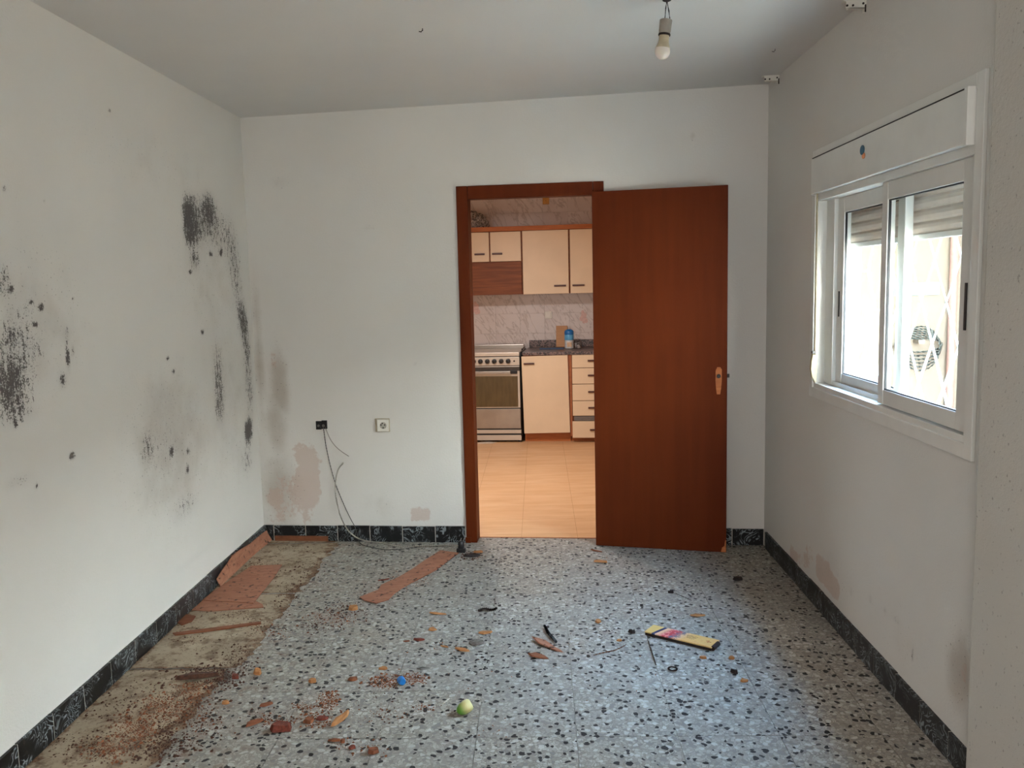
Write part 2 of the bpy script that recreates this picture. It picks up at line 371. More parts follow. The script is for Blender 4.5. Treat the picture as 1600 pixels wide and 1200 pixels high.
# ================================================================= ROOM SHELL
leftmold = [('mold', u, v, a, b, s) for u, v, a, b, s in [
    (298, 328, 12, 28, .56), (326, 322, 11, 26, .52), (302, 368, 13, 22, .54), (292, 345, 8, 40, .4), (318, 345, 24, 42, .34), (305, 408, 10, 16, .4), (345, 360, 22, 40, .26), (365, 400, 14, 60, .30), (372, 470, 12, 60, .25),
    (380, 500, 8, 30, .42), (386, 545, 8, 36, .5), (390, 610, 9, 50, .52), (388, 673, 7, 20, .95), (386, 720, 13, 30, .48), (342, 600, 11, 45, .40), (340, 545, 14, 40, .22), (344, 645, 10, 30, .3),
    (250, 640, 45, 50, .16), (262, 715, 45, 60, .24), (230, 700, 12, 30, .28), (290, 790, 26, 26, .30), (330, 750, 20, 40, .16), (300, 875, 40, 10, .2), (235, 790, 25, 25, .16),
    (8, 590, 34, 38, .55), (18, 625, 30, 36, .48), (5, 440, 14, 30, .5), (12, 530, 34, 40, .3), (50, 560, 34, 60, .26), (45, 480, 40, 50, .2), (105, 522, 7, 16, .5), (106, 560, 4, 20, .85), (114, 548, 3, 10, .6), (98, 594, 7, 14, .7),
    (30, 650, 40, 24, .25), (25, 752, 30, 14, .26), (60, 790, 60, 50, .14), (30, 320, 30, 60, .16), (30, 390, 40, 40, .14), (200, 340, 40, 60, .12), (270, 480, 60, 120, .07),
    (64, 480, 4, 6, .95), (48, 472, 3, 4, .9), (18, 452, 3, 5, .9), (113, 712, 5, 7, .95), (24, 663, 3, 6, .9), (262, 560, 3, 4, .85), (271, 580, 3, 4, .8), (316, 519, 3, 5, .8), (268, 706, 3, 6, .9), (293, 733, 3, 7, .8), (294, 705, 3, 5, .7), (297, 425, 3, 4, .85), (329, 397, 3, 4, .85), (345, 395, 3, 6, .85), (171, 172, 3, 3, .8), (114, 467, 2, 3, .8), (55, 507, 4, 3, .8), (57, 760, 3, 5, .7), (6, 295, 3, 4, .8), (69, 314, 2, 3, .6)]]
leftmold = [(k, u, v, a, b, s*1.38 if .1 < s < .45 else s) for k, u, v, a, b, s in leftmold]
leftmold += [('damp', u, v, a, b, s) for u, v, a, b, s in [(270, 700, 70, 130, .45), (330, 420, 60, 130, .3), (60, 500, 90, 130, .32), (360, 640, 45, 160, .3), (240, 250, 130, 60, .2)]]
wallgrid('wall_left', ML, [(1.6, 5.3, 0, 2.6)], .15, .0105, 'wall_l', pxblobs(leftmold, onleft), 'white plaster wall with black mould stains, opposite the window')
B().box(-1.9, 1.6, 0, .15, 0, 2.6).build('wall_left_front', 'wall_l', mw=ML)
tag(bpy.data.objects['wall_left_front'], 'plain white plaster stretch of the mouldy wall', 'wall', kind='structure')
backst = [('damp', 437, 600, 15, 60, .75), ('damp', 432, 660, 18, 60, .6), ('damp', 405, 560, 8, 120, .5), ('damp', 440, 770, 30, 60, .65), ('damp', 445, 285, 30, 12, .25), ('damp', 590, 790, 60, 30, .2), ('damp', 800, 200, 200, 60, .08),
          ('pink', 480, 735, 24, 56, .72), ('pink', 462, 775, 42, 46, .66), ('pink', 432, 790, 18, 34, .6), ('pink', 655, 803, 20, 15, .72), ('pink', 430, 560, 9, 22, .55), ('mold', 396, 500, 4, 60, .3), ('mold', 400, 430, 4, 40, .28), ('mold', 513, 514, 2, 2, .9), ('mold', 648, 569, 3, 3, .5), ('mold', 585, 354, 6, 2, .45), ('damp', 580, 355, 20, 5, .3), ('damp', 1083, 212, 6, 8, .5)]
DS0, DS1, DZ = -.220, .478, 1.985
wallgrid('wall_back', MB, [(-2.4, DS0-.02, 0, 2.62), (DS0-.02, DS1+.02, DZ+.02, 2.62), (DS1+.02, 1.6, 0, 2.62)], .10, .02, 'wall_b', pxblobs(backst, onback), 'white plaster wall holding the kitchen doorway')
WT0, WT1, WZ0, WZ1 = 2.50, 3.93, .99, 2.03       # window opening
rightst = [('pink', u, v, a, b, s) for u, v, a, b, s in [(1243, 872, 12, 18, .6), (1262, 880, 10, 18, .55), (1285, 890, 12, 24, .85), (1300, 912, 14, 20, .9), (1268, 865, 14, 14, .5), (1385, 1000, 18, 16, .42), (1500, 1060, 14, 50, .55), (1490, 1010, 10, 20, .5)]]
rightst += [('mold', u, v, a, b, s) for u, v, a, b, s in [(1330, 925, 3, 8, .45), (1360, 936, 4, 7, .5), (1383, 955, 3, 6, .55), (1400, 967, 9, 6, .45), (1426, 1022, 3, 12, .6), (1308, 895, 4, 5, .4), (1517, 985, 4, 18, .3), (1453, 1003, 6, 5, .3)]]
rightst += [('damp', 1500, 1050, 22, 70, .7), ('damp', 1300, 900, 40, 40, .25), ('damp', 1400, 980, 60, 60, .2)]
wallgrid('wall_right', MR, [(-1.9, 2.0, 0, 2.7), (2.0, WT0, 0, 2.7), (WT0, WT1, 0, WZ0), (WT0, WT1, WZ1, 2.7), (WT1, 4.95, 0, 2.7)], -.2, .02, 'wall_r', pxblobs(rightst, onright), 'white plaster wall with the sliding window')
pl = B().box(1.0, 2.40, 0, .03, 0, 2.62).build('wall_pillar', 'pillar', mw=MR, bevel=.004)
tag(pl, 'rough stippled grey stucco pier beside the window', 'pier', kind='structure')
# rear wall behind the camera with a wide opening
rw = B().box(-1.9, -1.0, -1.85, -1.7, 0, 2.7).box(.8, 1.5, -1.85, -1.7, 0, 2.7).box(-1.0, .8, -1.85, -1.7, 2.25, 2.7)
sky_shield = B().box(-1.9, 1.5, -3.2, -3.1, 0, 2.7).box(-2.0, -1.9, -3.2, -1.7, 0, 2.7).box(1.5, 1.6, -3.2, -1.7, 0, 2.7).box(-2.0, 1.6, -3.2, -1.8, 2.6, 2.7).box(-2.0, 1.6, -3.2, -1.85, -.1, -.003)  # unseen box added to close the rear opening off from the sky
tag(sky_shield.build('wall_sky_shield', 'wall_l', mw=MF), 'added unseen white walls keeping the sky out of the rear opening', 'wall', kind='structure')
tag(rw.build('wall_rear', 'wall_l', mw=MF), 'white plaster wall with the wide opening', 'wall', kind='structure')
cl = B(); cv = []
for z0 in (0, .15):
    for x, y in ((-2.1, -2), (1.75, -2), (1.75, 4.80), (-2.1, 5.18)): cv.append((x, y, HC+CSL*x+z0))
cl.add(cv, [(3, 2, 1, 0), (4, 5, 6, 7), (0, 1, 5, 4), (1, 2, 6, 5), (2, 3, 7, 6), (3, 0, 4, 7)])
tag(cl.build('ceiling', 'ceil'), 'flat pale plaster ceiling with a hanging bulb', 'ceiling', kind='structure')

# floor: base + terrazzo tiles + stripped slabs along the left wall
TS = .335; N0 = .10
fb = B().box(-1.9, 1.5, -1.9, 5.35, -.09, -.003)
floor = thing('floor', 'speckled terrazzo floor strewn with wood scraps and dirt', 'floor', MF, kind='structure')
bl = [(-1.9, -1.9), (1.5, -1.9), (1.5, 5.4), (-1.9, 5.4)]
def backclip(poly, d):              # floor-frame polygon, keep dep <= d
    n = (MF.inverted().to_3x3() @ nb); o = MF.inverted() @ (Vector((0, YB, 0))+nb*d)
    return clip(poly, n.x, n.y, n.x*o.x+n.y*o.y)
B().prism(backclip(bl, .098), -.09, -.003).build('screed', 'grout', floor)
g = .0011
for i in range(-4, 4):
    for j in range(-6, 17):
        x0 = N0+i*TS; y0 = .02+j*TS
        p = [(x0+g, y0+g), (x0+TS-g, y0+g), (x0+TS-g, y0+TS-g), (x0+g, y0+TS-g)]
        p = clip(p, 1, 0, XR+.05); p = clip(p, -1, 0, 1.243); p = backclip(p, .097)
        if len(p) > 2 and max(q[1] for q in p)-min(q[1] for q in p) > .02:
            B().prism(p, -.0028, random.uniform(-.0004, .0004)).build('tile', 'terr', floor, recalc=False)
def slab(t0, t1, x1):
    # ragged sheet of stripped floor with a stain mask towards its outer edge
    nx, nt = 16, 34; V = []; E_ = []
    for i in range(nx+1):
        for j in range(nt+1):
            a = i/nx; c = j/nt; x = XL-.02+a*(x1-XL+.02); y = t0+c*(t1-t0)
            if i == nx: x += random.uniform(-.018, .012)
            if j == 0: y += .003*math.sin(x*50)
            z = .002+.0012*math.sin(x*40+y*13)+.0008*math.sin(y*57)
            if i in (0, nx) or j in (0, nt): z -= .002
            V.append((x, y, z)); e = max(0, 1-(x1-x)/.13, 1-min(y-t0, t1-y)/.03, 1-(x-XL)/.07); E_.append(e)
    Fa = [(i*(nt+1)+j, (i+1)*(nt+1)+j, (i+1)*(nt+1)+j+1, i*(nt+1)+j+1) for i in range(nx) for j in range(nt)]
    bq = B(); bq.add(V, Fa); o = bq.build('slab', 'slab', floor, recalc=False, smooth=True)
    o.data.attributes.new('edge', 'FLOAT', 'POINT').data.foreach_set('value', E_)
for t0, t1, x1 in [(1.56, 2.40, -1.25), (2.412, 3.234, -1.262), (3.246, 4.074, -1.215), (4.086, 4.918, -1.21), (4.930, 5.2, -1.235)]:
    slab(t0, t1, x1)

# skirting tiles
def skirt(name, mw, a0, a1, sgn, label, first=0., z=.095):
    r = thing(name, label, 'baseboard', mw, kind='structure'); x = a0+first
    xs = [a0] if first > .03 else []
    while x < a1: xs.append(x); x += .198
    xs.append(a1)
    for k in range(len(xs)-1):
        B().box(xs[k]+.0022, xs[k+1]-.0022, min(0, sgn*.011), max(0, sgn*.011), 0, z+random.uniform(-.002, .002)).build('tile', 'skirt', r)
    B().box(a0, a1, min(0, sgn*.0098), max(0, sgn*.0098), 0, z-.002).build('mortar', 'joint', r)
skirt('baseboard_back', MB, -1.52, -.295, -1, 'black marbled tile skirting below the two sockets', .055)
skirt('baseboard_back_corner', MB, .545, 1.415, -1, 'black tile skirting partly hidden behind the open door', .1)
skirt('baseboard_left', ML, 1.2, 5.06, -1, 'black marbled tile skirting under the mouldy wall', .12)
skirt('baseboard_right', MR, 2.40, 4.70, 1, 'black tile skirting under the window wall', .15)

# ================================================================= DOORWAY
tr = thing('trim_1', 'dark brown wooden door frame around the kitchen doorway', 'door frame', MB, kind='structure')
B().box(-.290, -.226, -.014, 0, 0, 2.057).build('architrave', 'brown', tr, bevel=.004)
B().box(.476, .535, -.012, 0, 0, 2.057).build('architrave', 'brown', tr, bevel=.003)
B().box(-.225, .475, -.014, 0, 1.984, 2.057).build('head_architrave', 'brown', tr, bevel=.004)
B().box(-.240, -.227, -.004, .105, 0, 2.015).build('jamb', 'brown', tr, bevel=.002)
B().box(.477, .498, -.004, .105, 0, 2.015).build('jamb', 'brown', tr, bevel=.002)
B().box(-.227, .477, -.004, .105, 1.988, 2.012).build('head_jamb', 'brown', tr, bevel=.002)
B().box(-.295, -.262, -.020, -.012, 0, .034).build('foot_block', 'brown', tr, bevel=.002)
B().box(-.227, .477, .090, .099, -.004, .003).build('threshold', 'edge', tr)

dr = thing('door_1', 'brown flush door leaf standing wide open against the wall', 'door', MB @ T(.469, -.048, 0) @ RZ(-8.7), kind='structure')
LW = .726
B().box(0, LW, 0, .030, .003, 1.997).build('leaf', 'brown', dr, bevel=.002)
hp = [(.0, .0), (.006, -.012), (.012, -.03), (.015, -.06), (.015, .055), (.012, .075), (.0, .085)]
hpoly = [(LW-.058+x, z) for x, z in [(.004, -.085), (.022, -.085), (.027, -.05), (.030, -.01), (.030, .05), (.022, .062), (.006, .062), (-.002, .045), (-.003, -.01), (.0, -.05)]]
pX = Matrix(((1, 0, 0, 0), (0, 0, -1, 0), (0, 1, 0, .97), (0, 0, 0, 1)))
pt = B().prism(hpoly, 0, .004, pX).build('handle_plate', 'cornice', dr, label='worn orange wooden handle plate')
B().lathe([(.011, 0), (.011, .012), (.008, .016), (.004, .016)], 16, T(LW-.044, -.004, .985) @ RX(90)).build('spindle', 'black', pt, smooth=True)
B().box(LW, LW+.012, .008, .022, .975, .995).build('latch', 'black', dr, bevel=.002)
B().prism([(LW-.028, .005), (LW-.001, .005), (LW-.001, .075), (LW-.006, .07), (LW-.010, .04), (LW-.022, .03)], 0, .0016, Matrix(((1, 0, 0, 0), (0, 0, -1, 0), (0, 1, 0, 0), (0, 0, 0, 1)))).build('chipped_corner', 'cornice', dr, label='bare chipped bottom corner')
for z in (.25, 1.0, 1.75):
    B().lathe([(.006, 0), (.006, .09)], 10, T(.004, .034, z)).build('hinge', 'brown', dr, smooth=True)

# ================================================================= WINDOW
wn = thing('window_1', 'white aluminium sliding window with roller shutter box', 'window', MR, kind='structure')
O0, O1, OZ0, OZ1 = 2.475, 3.965, .960, 2.062
def ring(b, a0, a1, z0, z1, wd, y0, y1):
    b.box(a0, a0+wd, y0, y1, z0, z1).box(a1-wd, a1, y0, y1, z0, z1).box(a0+wd, a1-wd, y0, y1, z0, z0+wd).box(a0+wd, a1-wd, y0, y1, z1-wd, z1); return b
ring(B(), O0, O1, OZ0, OZ1, .045, 0, .012).build('cover_trim', 'white', wn, bevel=.002)
ring(B(), O0+.03, O1-.03, OZ0+.03, OZ1-.03, .035, -.13, .004).build('frame', 'white', wn, bevel=.001)
B().box(O0+.065, O1-.065, -.045, -.040, OZ0+.065, OZ0+.085).box(O0+.065, O1-.065, -.088, -.083, OZ0+.065, OZ0+.085).build('track', 'white', wn)
ring(B(), O0+.065, O1-.065, OZ0+.065, 1.862, .006, -.05, -.044).build('gasket', 'rubber', wn)
bx = B().box(2.545, 3.925, .0, .030, 1.868, 2.022).build('shutter_box', 'white', wn, bevel=.003)
B().box(2.525, 2.547, .0, .034, 1.864, 2.026).build('end_cap', 'white', bx, bevel=.002)
B().box(3.923, 3.935, .0, .026, 1.866, 2.024).build('end_cap', 'white', bx, bevel=.002)
B().box(2.55, 3.92, .0, .028, 2.0235, 2.0265).build('seam', 'rubber', bx)
B().box(O0+.04, O1-.04, -.13, .008, 1.838, 1.868).build('transom', 'white', wn, bevel=.002)
SZ0, SZ1 = 1.03, 1.838
def sash(a0, a1, yc, wl, wr, label):
    s = thing('sash', label, 'x', MW); del s['category']; s.parent = wn
    B().box(a0, a0+wl, yc-.015, yc+.015, SZ0, SZ1).build('stile', 'white', s, bevel=.003)
    B().box(a1-wr, a1, yc-.015, yc+.015, SZ0, SZ1).build('stile', 'white', s, bevel=.003)
    B().box(a0+wl, a1-wr, yc-.014, yc+.014, SZ0, SZ0+.055).build('rail', 'white', s, bevel=.003)
    B().box(a0+wl, a1-wr, yc-.014, yc+.014, SZ1-.065, SZ1).build('rail', 'white', s, bevel=.003)
    B().box(a0+wl-.002, a1-wr+.002, yc-.002, yc+.002, SZ0+.05, SZ1-.06).build('pane', 'glass', s)
    ring(B(), a0+wl, a1-wr, SZ0+.055, SZ1-.065, .004, yc+.002, yc+.010).build('gasket', 'rubber', s)
    return s
s1 = sash(2.54, 3.215, -.022, .075, .048, 'near sliding sash')
B().box(2.568, 2.580, -.010, -.004, 1.335, 1.475).build('latch', 'black', s1)
s2 = sash(3.12, 3.80, -.066, .06, .072, 'far sliding sash')
B().box(3.765, 3.772, -.052, -.047, 1.33, 1.44).build('latch', 'black', s2)
B().box(3.802, 3.902, -.125, -.035, SZ0, SZ1).build('guide_post', 'white', wn, bevel=.002)
# roller shutter slats behind the glass
sh = thing('roller_shutter', 'cream roller shutter hanging a little way down outside the sashes', 'shutter', MR, (0, 0, 0))
for k in range(6):
    z = 1.880-k*.0430
    B().prism([(-.006, z-.022), (-.002, z-.0245), (.0035, z-.014), (.0055, z), (.0045, z+.012), (.0, z+.0215), (-.006, z+.022)], 2.545, 3.80,
              Matrix(((0, 0, 1, 0), (1, 0, 0, -.105), (0, 1, 0, 0), (0, 0, 0, 1)))).build('slat', 'slat', sh)
B().box(2.545, 3.80, -.113, -.098, 1.624, 1.644).build('bottom_bar', 'white', sh, bevel=.002)
st = thing('shutter_strap', 'beige shutter pull strap with its winder beside the window', 'strap', MR, (3.885, .018, 1.0))
B().box(-.008, .008, -.005, -.003, .10, .87).build('strap', 'strap', st)
B().prism([(0, 0), (-.006, .10), (.004, .125), (.016, .13), (.022, .10), (.024, .06), (.018, .025), (.006, .0)], -.012, .012,
          Matrix(((0, 0, 1, 0), (1, 0, 0, -.010), (0, 1, 0, .03), (0, 0, 0, 1)))).build('winder', 'strap', st, bevel=.003)
B().box(-.010, .010, -.006, .008, .162, .172).build('guide', 'black', st)
# two-coloured sticker on the shutter box
bx_, bz_ = onright(1347, 237, -.032)
stk = thing('sticker', 'small blue and orange sticker on the white shutter box', 'sticker', MR, (bx_, .0312, bz_))
SX = Matrix(((1, 0, 0, 0), (0, 0, 1, 0), (0, 1, 0, 0), (0, 0, 0, 1)))
B().prism([(.022*math.cos(a), .006+.018*math.sin(a)) for a in np.linspace(0, 6.28, 18)[:-1]], 0, .0012, SX).build('blue_patch', simple('sticker_blue', '0e5a78', .4), stk)
B().prism([(-.014+.016*math.cos(a), -.017+.011*math.sin(a)) for a in np.linspace(0, 6.28, 14)[:-1]], 0, .001, SX).build('orange_patch', simple('sticker_orange', 'd98a5a', .5), stk)

# grille outside
gr = thing('window_grille', 'white iron lattice grille outside the window', 'grille', MR, (0, -.165, 0))
def bar(pts, r=.0065):
    B().tube([(a, 0, z) for a, z in pts], r, 6).build('bar', 'white', gr, recalc=False)
gx0, gx1, gz0, gz1 = 2.42, 3.98, 1.00, 1.98
bar([(gx0, gz0), (gx1, gz0)], .008); bar([(gx0, gz1), (gx1, gz1)], .008); bar([(gx0, gz0), (gx0, gz1)], .008); bar([(gx1, gz0), (gx1, gz1)], .008)
def latt(c0, sl):
    # line a = c0 + sl*(z-1.405), cut to the lattice field
    A0, A1 = gx0, 3.52; z0, z1 = gz0, gz1; pts = []
    za, zb = sorted(((A0-c0)/sl+1.405, (A1-c0)/sl+1.405)); za = max(za, z0); zb = min(zb, z1)
    if zb-za > .05: bar([(c0+sl*(za-1.405), za), (c0+sl*(zb-1.405), zb)])
for k in range(-4, 9):
    latt(3.23-.195*k+.195*2, .64); latt(3.23-.195*k+.195*2, -.64)
bar([(3.52, gz0), (3.52, gz1)])
bar([(3.90, 1.522), (3.75, 1.522), (3.66, 1.74), (3.66, gz1)]); bar([(3.75, 1.522), (3.66, 1.36), (3.52, 1.36)])
bar([(3.925+.17*math.sin(a)-.01, 1.255+.155*math.cos(a)) for a in np.linspace(-.1, -3.1, 16)], .007)
bar([(3.77, 1.35), (3.62, 1.10), (3.56, gz0)])
bar([(3.90, gz0), (3.90, gz1)], .009)
# patio outside
pg = B().box(-2, 9.2, -4.2, -.2, -.15, -.05).build('floor_patio', 'ground', mw=MR); tag(pg, 'pale patio paving outside the window', 'paving', kind='structure')
pw = B().box(8.8, 9.0, -3.3, -.2, -.15, 3.0).build('wall_patio_end', 'shadewall', mw=MR); tag(pw, 'shaded patio wall coloured dark against glare, carrying the hose coil', 'wall', kind='structure')  # wall colour darkened to hold down the outdoor brightness
cn = B().box(4.9, 9.0, -3.5, -.2, 2.75, 2.83).build('shade_canopy', 'outwall', mw=MR); tag(cn, 'flat unseen canopy added to shade the end of the patio', 'canopy', kind='structure')  # unseen canopy added to keep skylight off the end wall
pw2 = B().box(-2, 9.0, -3.5, -3.3, -.15, 2.3).box(4.9, 9.0, -3.5, -3.3, 2.3, 2.75).build('wall_patio_side', 'outwall', mw=MR); tag(pw2, 'sunlit pale patio boundary wall facing the window', 'wall', kind='structure')
hs = thing('hose_coil', 'grey garden hose coiled on the patio wall', 'hose', MR, (8.76, -2.57, .80))
for k in range(6):
    B().tube([(-.02-.012*k, (.24-.010*k)*math.cos(a), (.07+.030*k)*math.sin(a)-.006*k) for a in np.linspace(0, 6.283, 29)[:-1]], .011, 6, closed=True).build('loop', 'coil', hs, smooth=True)
B().box(-.10, .03, -.03, .03, .02, .06).build('hook', 'metal', hs)
pp = B().lathe([(.04, -.05), (.04, 2.7)], 16, T(8.74, -2.90, 0)).build('drain_pipe', 'pipe', mw=MR, smooth=True); tag(pp, 'dull red drain pipe on the patio wall', 'pipe')

bd = thing('patio_plank', 'blue-grey board fixed above the hose coil on the patio wall', 'board', MR, (8.80, -2.5, 1.30))
B().box(-.03, 0, -.28, .22, 0, .13).build('panel', simple('blue_grey_board', '5f7480', .6), bd, bevel=.003)  # plain plank for the bluish band above the hose
# ================================================================= CEILING / WALL FITTINGS
bp = fl(1042, -1, 2.521); cz = HC+CSL*bp.x
lp = thing('pendant_bulb', 'bare white bulb in a grey socket hanging from two wires', 'lamp', MW, (bp.x, bp.y, cz))
B().lathe([(.008, -.008), (.016, -.004), (.016, 0)], 16).build('terminal', 'dark', lp, smooth=True)
BX = T(-.003, 0, -.071) @ RY(7)
B().tube([(0, 0, -.004), (-.004, 0, -.03), (-.008, 0, -.072)], .0026, 6).build('wire', 'dark', lp)
B().tube([(0, 0, -.004), (.007, 0, -.04), (.011, 0, -.072)], .0026, 6).build('wire', 'dark', lp)
so = B().lathe([(.020, 0), (.023, -.002), (.022, -.040), (.021, -.044), (.021, -.056), (.018, -.057)], 20, BX).build('socket', simple('grey_socket', '8d857b', .6), lp, smooth=True)
B().lathe([(.0215, -.050), (.0225, -.052), (.0225, -.055), (.0215, -.057)], 20, BX).build('ring', 'dark', so, smooth=True)
bo = B().lathe([(.0185, -.057), (.0185, -.072), (.020, -.082), (.027, -.102)], 20, BX).build('bulb_collar', simple('bulb_collar', 'b3a488', .5), lp, smooth=True)
prof = [(.027, -.102)]+[(.0285*math.cos(a), -.112-.030*math.sin(a)) for a in np.linspace(0.05, 1.5, 10)]
B().lathe(prof, 24, BX).build('globe', 'opal', lp, smooth=True)
def bracket(u, v, label):
    a, z = onright(u, v); z = HC+CSL*(nr*XR+dv*a).x
    b = thing('curtain_bracket', label, 'bracket', MR, (a, .0, z), 'curtain brackets under the ceiling')
    B().box(-.010, .014, 0, .085, -.004, 0).box(-.012, .016, 0, .004, -.042, 0).box(-.010, .014, .004, .065, -.030, -.026).box(-.010, -.006, .004, .075, -.030, -.004).build('plate', 'whiteplastic', b)
    for y, zz in ((.012, -.014), (.05, -.02), (.072, -.020)):
        B().lathe([(.004, 0), (.004, .003)], 10, T(-.0105, y, zz) @ RY(-90)).build('screw', 'dark', b)
    B().box(-.013, -.010, .001, .006, -.045, -.018).build('slot', 'dark', b)
bracket(1352, 14, 'white curtain bracket above the window under the ceiling'); bracket(1217, 116, 'white curtain bracket in the ceiling corner by the door')
for (u, v, lab) in ((660, 42, 'dark hook stub in the middle of the ceiling'), (1211, 83, 'tiny dark nail in the ceiling near the curtain bracket')):
    p = fl(u, v, HC); p.z = HC+CSL*p.x
    o = B().tube([(0, 0, .004), (0, 0, -.008), (-.006, 0, -.014), (-.014, 0, -.012)], .003 if u < 700 else .0022, 6).build('ceiling_hook', 'dark', mw=T(*p)); tag(o, lab, 'hook')
# sockets
ax, az = onback(503, 664)
jb = thing('junction_socket', 'small black double socket with loose cables, no cover plate', 'socket', MB, (ax, 0, az))
for sx in (-1, 1):
    q = B().box(sx*.0175-.016, sx*.0175+.016, -.012, 0, -.024+.002*sx, .026+.002*sx).build('insert', 'black', jb, bevel=.002)
    B().lathe([(.008, 0), (.008, .004), (.004, .005)], 14, T(sx*.015-.002, -.012, -.002) @ RX(90)).build('port', 'metal', q, smooth=True)
ax2, az2 = onback(598, 664)
ps = thing('wall_socket', 'white square power socket on the wall beside the door', 'socket', MB, (ax2, 0, az2))
B().box(-.044, .044, -.010, 0, -.040, .040).build('base_frame', simple('aged_plastic', 'b5ab92', .5), ps, bevel=.004)
fp = B().box(-.030, .040, -.020, -.009, -.036, .036).build('face_plate', 'whiteplastic', ps, bevel=.004)
B().lathe([(.020, 0), (.020, .002), (.017, .003), (.017, .001)], 24, T(.008, -.020, 0) @ RX(90)).build('well', simple('socket_well', 'a8a296', .5), fp, smooth=True)
for x, z in ((-.004, .004), (.018, .004), (.008, -.013), (.004, .013)):
    B().lathe([(.004, 0), (.004, .0012)], 10, T(x, -.023, z) @ RX(90)).build('hole', 'dark', fp)

def spline(pts, n=10):
    P = [Vector(p) for p in pts]; out = []
    for i in range(len(P)-1):
        a, b, c, d = P[max(i-1, 0)], P[i], P[i+1], P[min(i+2, len(P)-1)]
        for k in range(n):
            t = k/n; out.append(.5*((2*b)+(c-a)*t+(2*a-5*b+4*c-d)*t*t+(3*b-a-3*c+d)*t**3))
    return out+[P[-1]]
def wpt(u, v, d=.013): return hit(u, v, Vector((0, YB, 0))-nb*d, nb)
c1 = spline([wpt(505, 667, .012), wpt(511, 705, .004), wpt(523, 752, .004), wpt(538, 790, .005), wpt(548, 811, .012), wpt(554, 822, .0158), wpt(557, 831, .0156), wpt(559, 838, .0160), wpt(560, 842, .0175), fl(562, 847.5, .0075), fl(568, 852, .0036), fl(584, 856, .0036), fl(604, 859, .0036), fl(632, 858, .0036)])
tag(B().tube(c1, .0028, 6).build('dark_cable', 'cableg', smooth=True), 'dark grey cable drooping from the black socket to the floor', 'cable')
PLUG = fl(722, 863)
c2 = spline([wpt(536, 723, .012), wpt(527, 738, .016), wpt(524, 765, .018), wpt(530, 800, .020), wpt(542, 826, .028), wpt(553, 837, .038), fl(564, 843, .0185), fl(576, 846, .012), fl(595, 848, .0068), fl(625, 853, .0066), fl(660, 853, .0066), fl(690, 852, .010), PLUG+Vector((-.028, 0, .040)), PLUG+Vector((-.008, 0, .044))])
tag(B().tube(c2, .0056, 8).build('white_cable', 'cablew', smooth=True), 'long white cable curling along the skirting to the black plug', 'cable')
c3 = spline([wpt(508, 667, .011), wpt(516, 686), wpt(528, 701), wpt(545, 713)])
tag(B().tube(c3, .0024, 6).build('short_cable', simple('pinkish_cable', '9c8d84', .6), smooth=True), 'short loose cable end sticking out of the black socket', 'cable')
p = PLUG
pg_ = thing('plug', 'black electrical plug lying by the door frame', 'plug', T(*p) @ RZ(-12))
bdy = B().lathe([(.010, 0), (.017, .006), (.019, .022), (.017, .042), (.012, .048)], 16, T(-.005, 0, .019) @ RX(0)).build('body', 'black', pg_, smooth=True)
B().box(-.03, .02, -.014, .014, 0, .024).build('shell', 'black', pg_, bevel=.005)
for sx in (-.008, .010): B().lathe([(.003, 0), (.003, .018)], 8, T(sx, 0, .066) @ RY(20)).build('pin', 'steel', pg_)

# ================================================================= KITCHEN
KD = 3.8
kf = thing('floor_kitchen', 'glossy orange tan tiled kitchen floor beyond the doorway', 'floor', MF, kind='structure')
n_ = MF.inverted().to_3x3() @ nb; o_ = MF.inverted() @ (Vector((0, YB, 0))+nb*.099); c_ = n_.x*o_.x+n_.y*o_.y
big = clip([(-2.6, 4.4), (1.4, 4.4), (1.4, 9.2), (-2.6, 9.2)], -n_.x, -n_.y, -c_)
B().prism(big, -.09, -.002).build('screed', 'kgrout', kf)
K0 = inf(MF, fl(815, 836)).x
for i in range(-6, 4):
    for j in range(0, 13):
        x0 = K0+i*.335; y0 = 4.70+j*.335
        q = clip([(x0+g, y0+g), (x0+.335-g, y0+g), (x0+.335-g, y0+.335-g), (x0+g, y0+.335-g)], -n_.x, -n_.y, -c_)
        q = clip(q, 1, 0, 1.3)
        if len(q) > 2 and max(a[1] for a in q)-min(a[1] for a in q) > .02: B().prism(q, -.0018, random.uniform(-.0003, .0003)).build('tile', 'kfloor', kf, recalc=False)
kb = thing('wall_kitchen_back', 'kitchen wall of pale grey veined ceramic tiles', 'wall', MB, kind='structure')
B().box(-2.2, 1.12, KD+.006, KD+.15, 0, 2.6).build('backing', 'wgrout', kb)
tm = None
for i in range(-5, 4):
    for j in range(8):
        x0 = -.075+i*.25; z0 = .81+j*.20
        if tm is None:
            o = B().box(.0008, .2492, 0, .008, .0008, .1992).build('tile', 'marble', kb); tm = o.data
        else:
            o = bpy.data.objects.new('tile', tm); COL.objects.link(o); o.parent = kb
        o.location = (x0, KD, z0)
for (u, v) in ((744, 483), (912, 497)):
    a, z = onback(u, v, KD)
    b = B()
    for k in range(7):
        an = k*2.4; r = .012+.004*k; cx, czz = a+r*math.cos(an)*.9, z+r*math.sin(an)*1.6
        b.prism([(cx+.018*math.cos(t), czz+.024*math.sin(t)) for t in np.linspace(0, 6.28, 9)[:-1]], 0, .0006, Matrix(((1, 0, 0, 0), (0, 0, -1, KD-.0002-.00008*k), (0, 1, 0, 0), (0, 0, 0, 1))))
    b.build('flower_print', simple('pink_print', 'cfaba2', .35, .12, 40), kb)
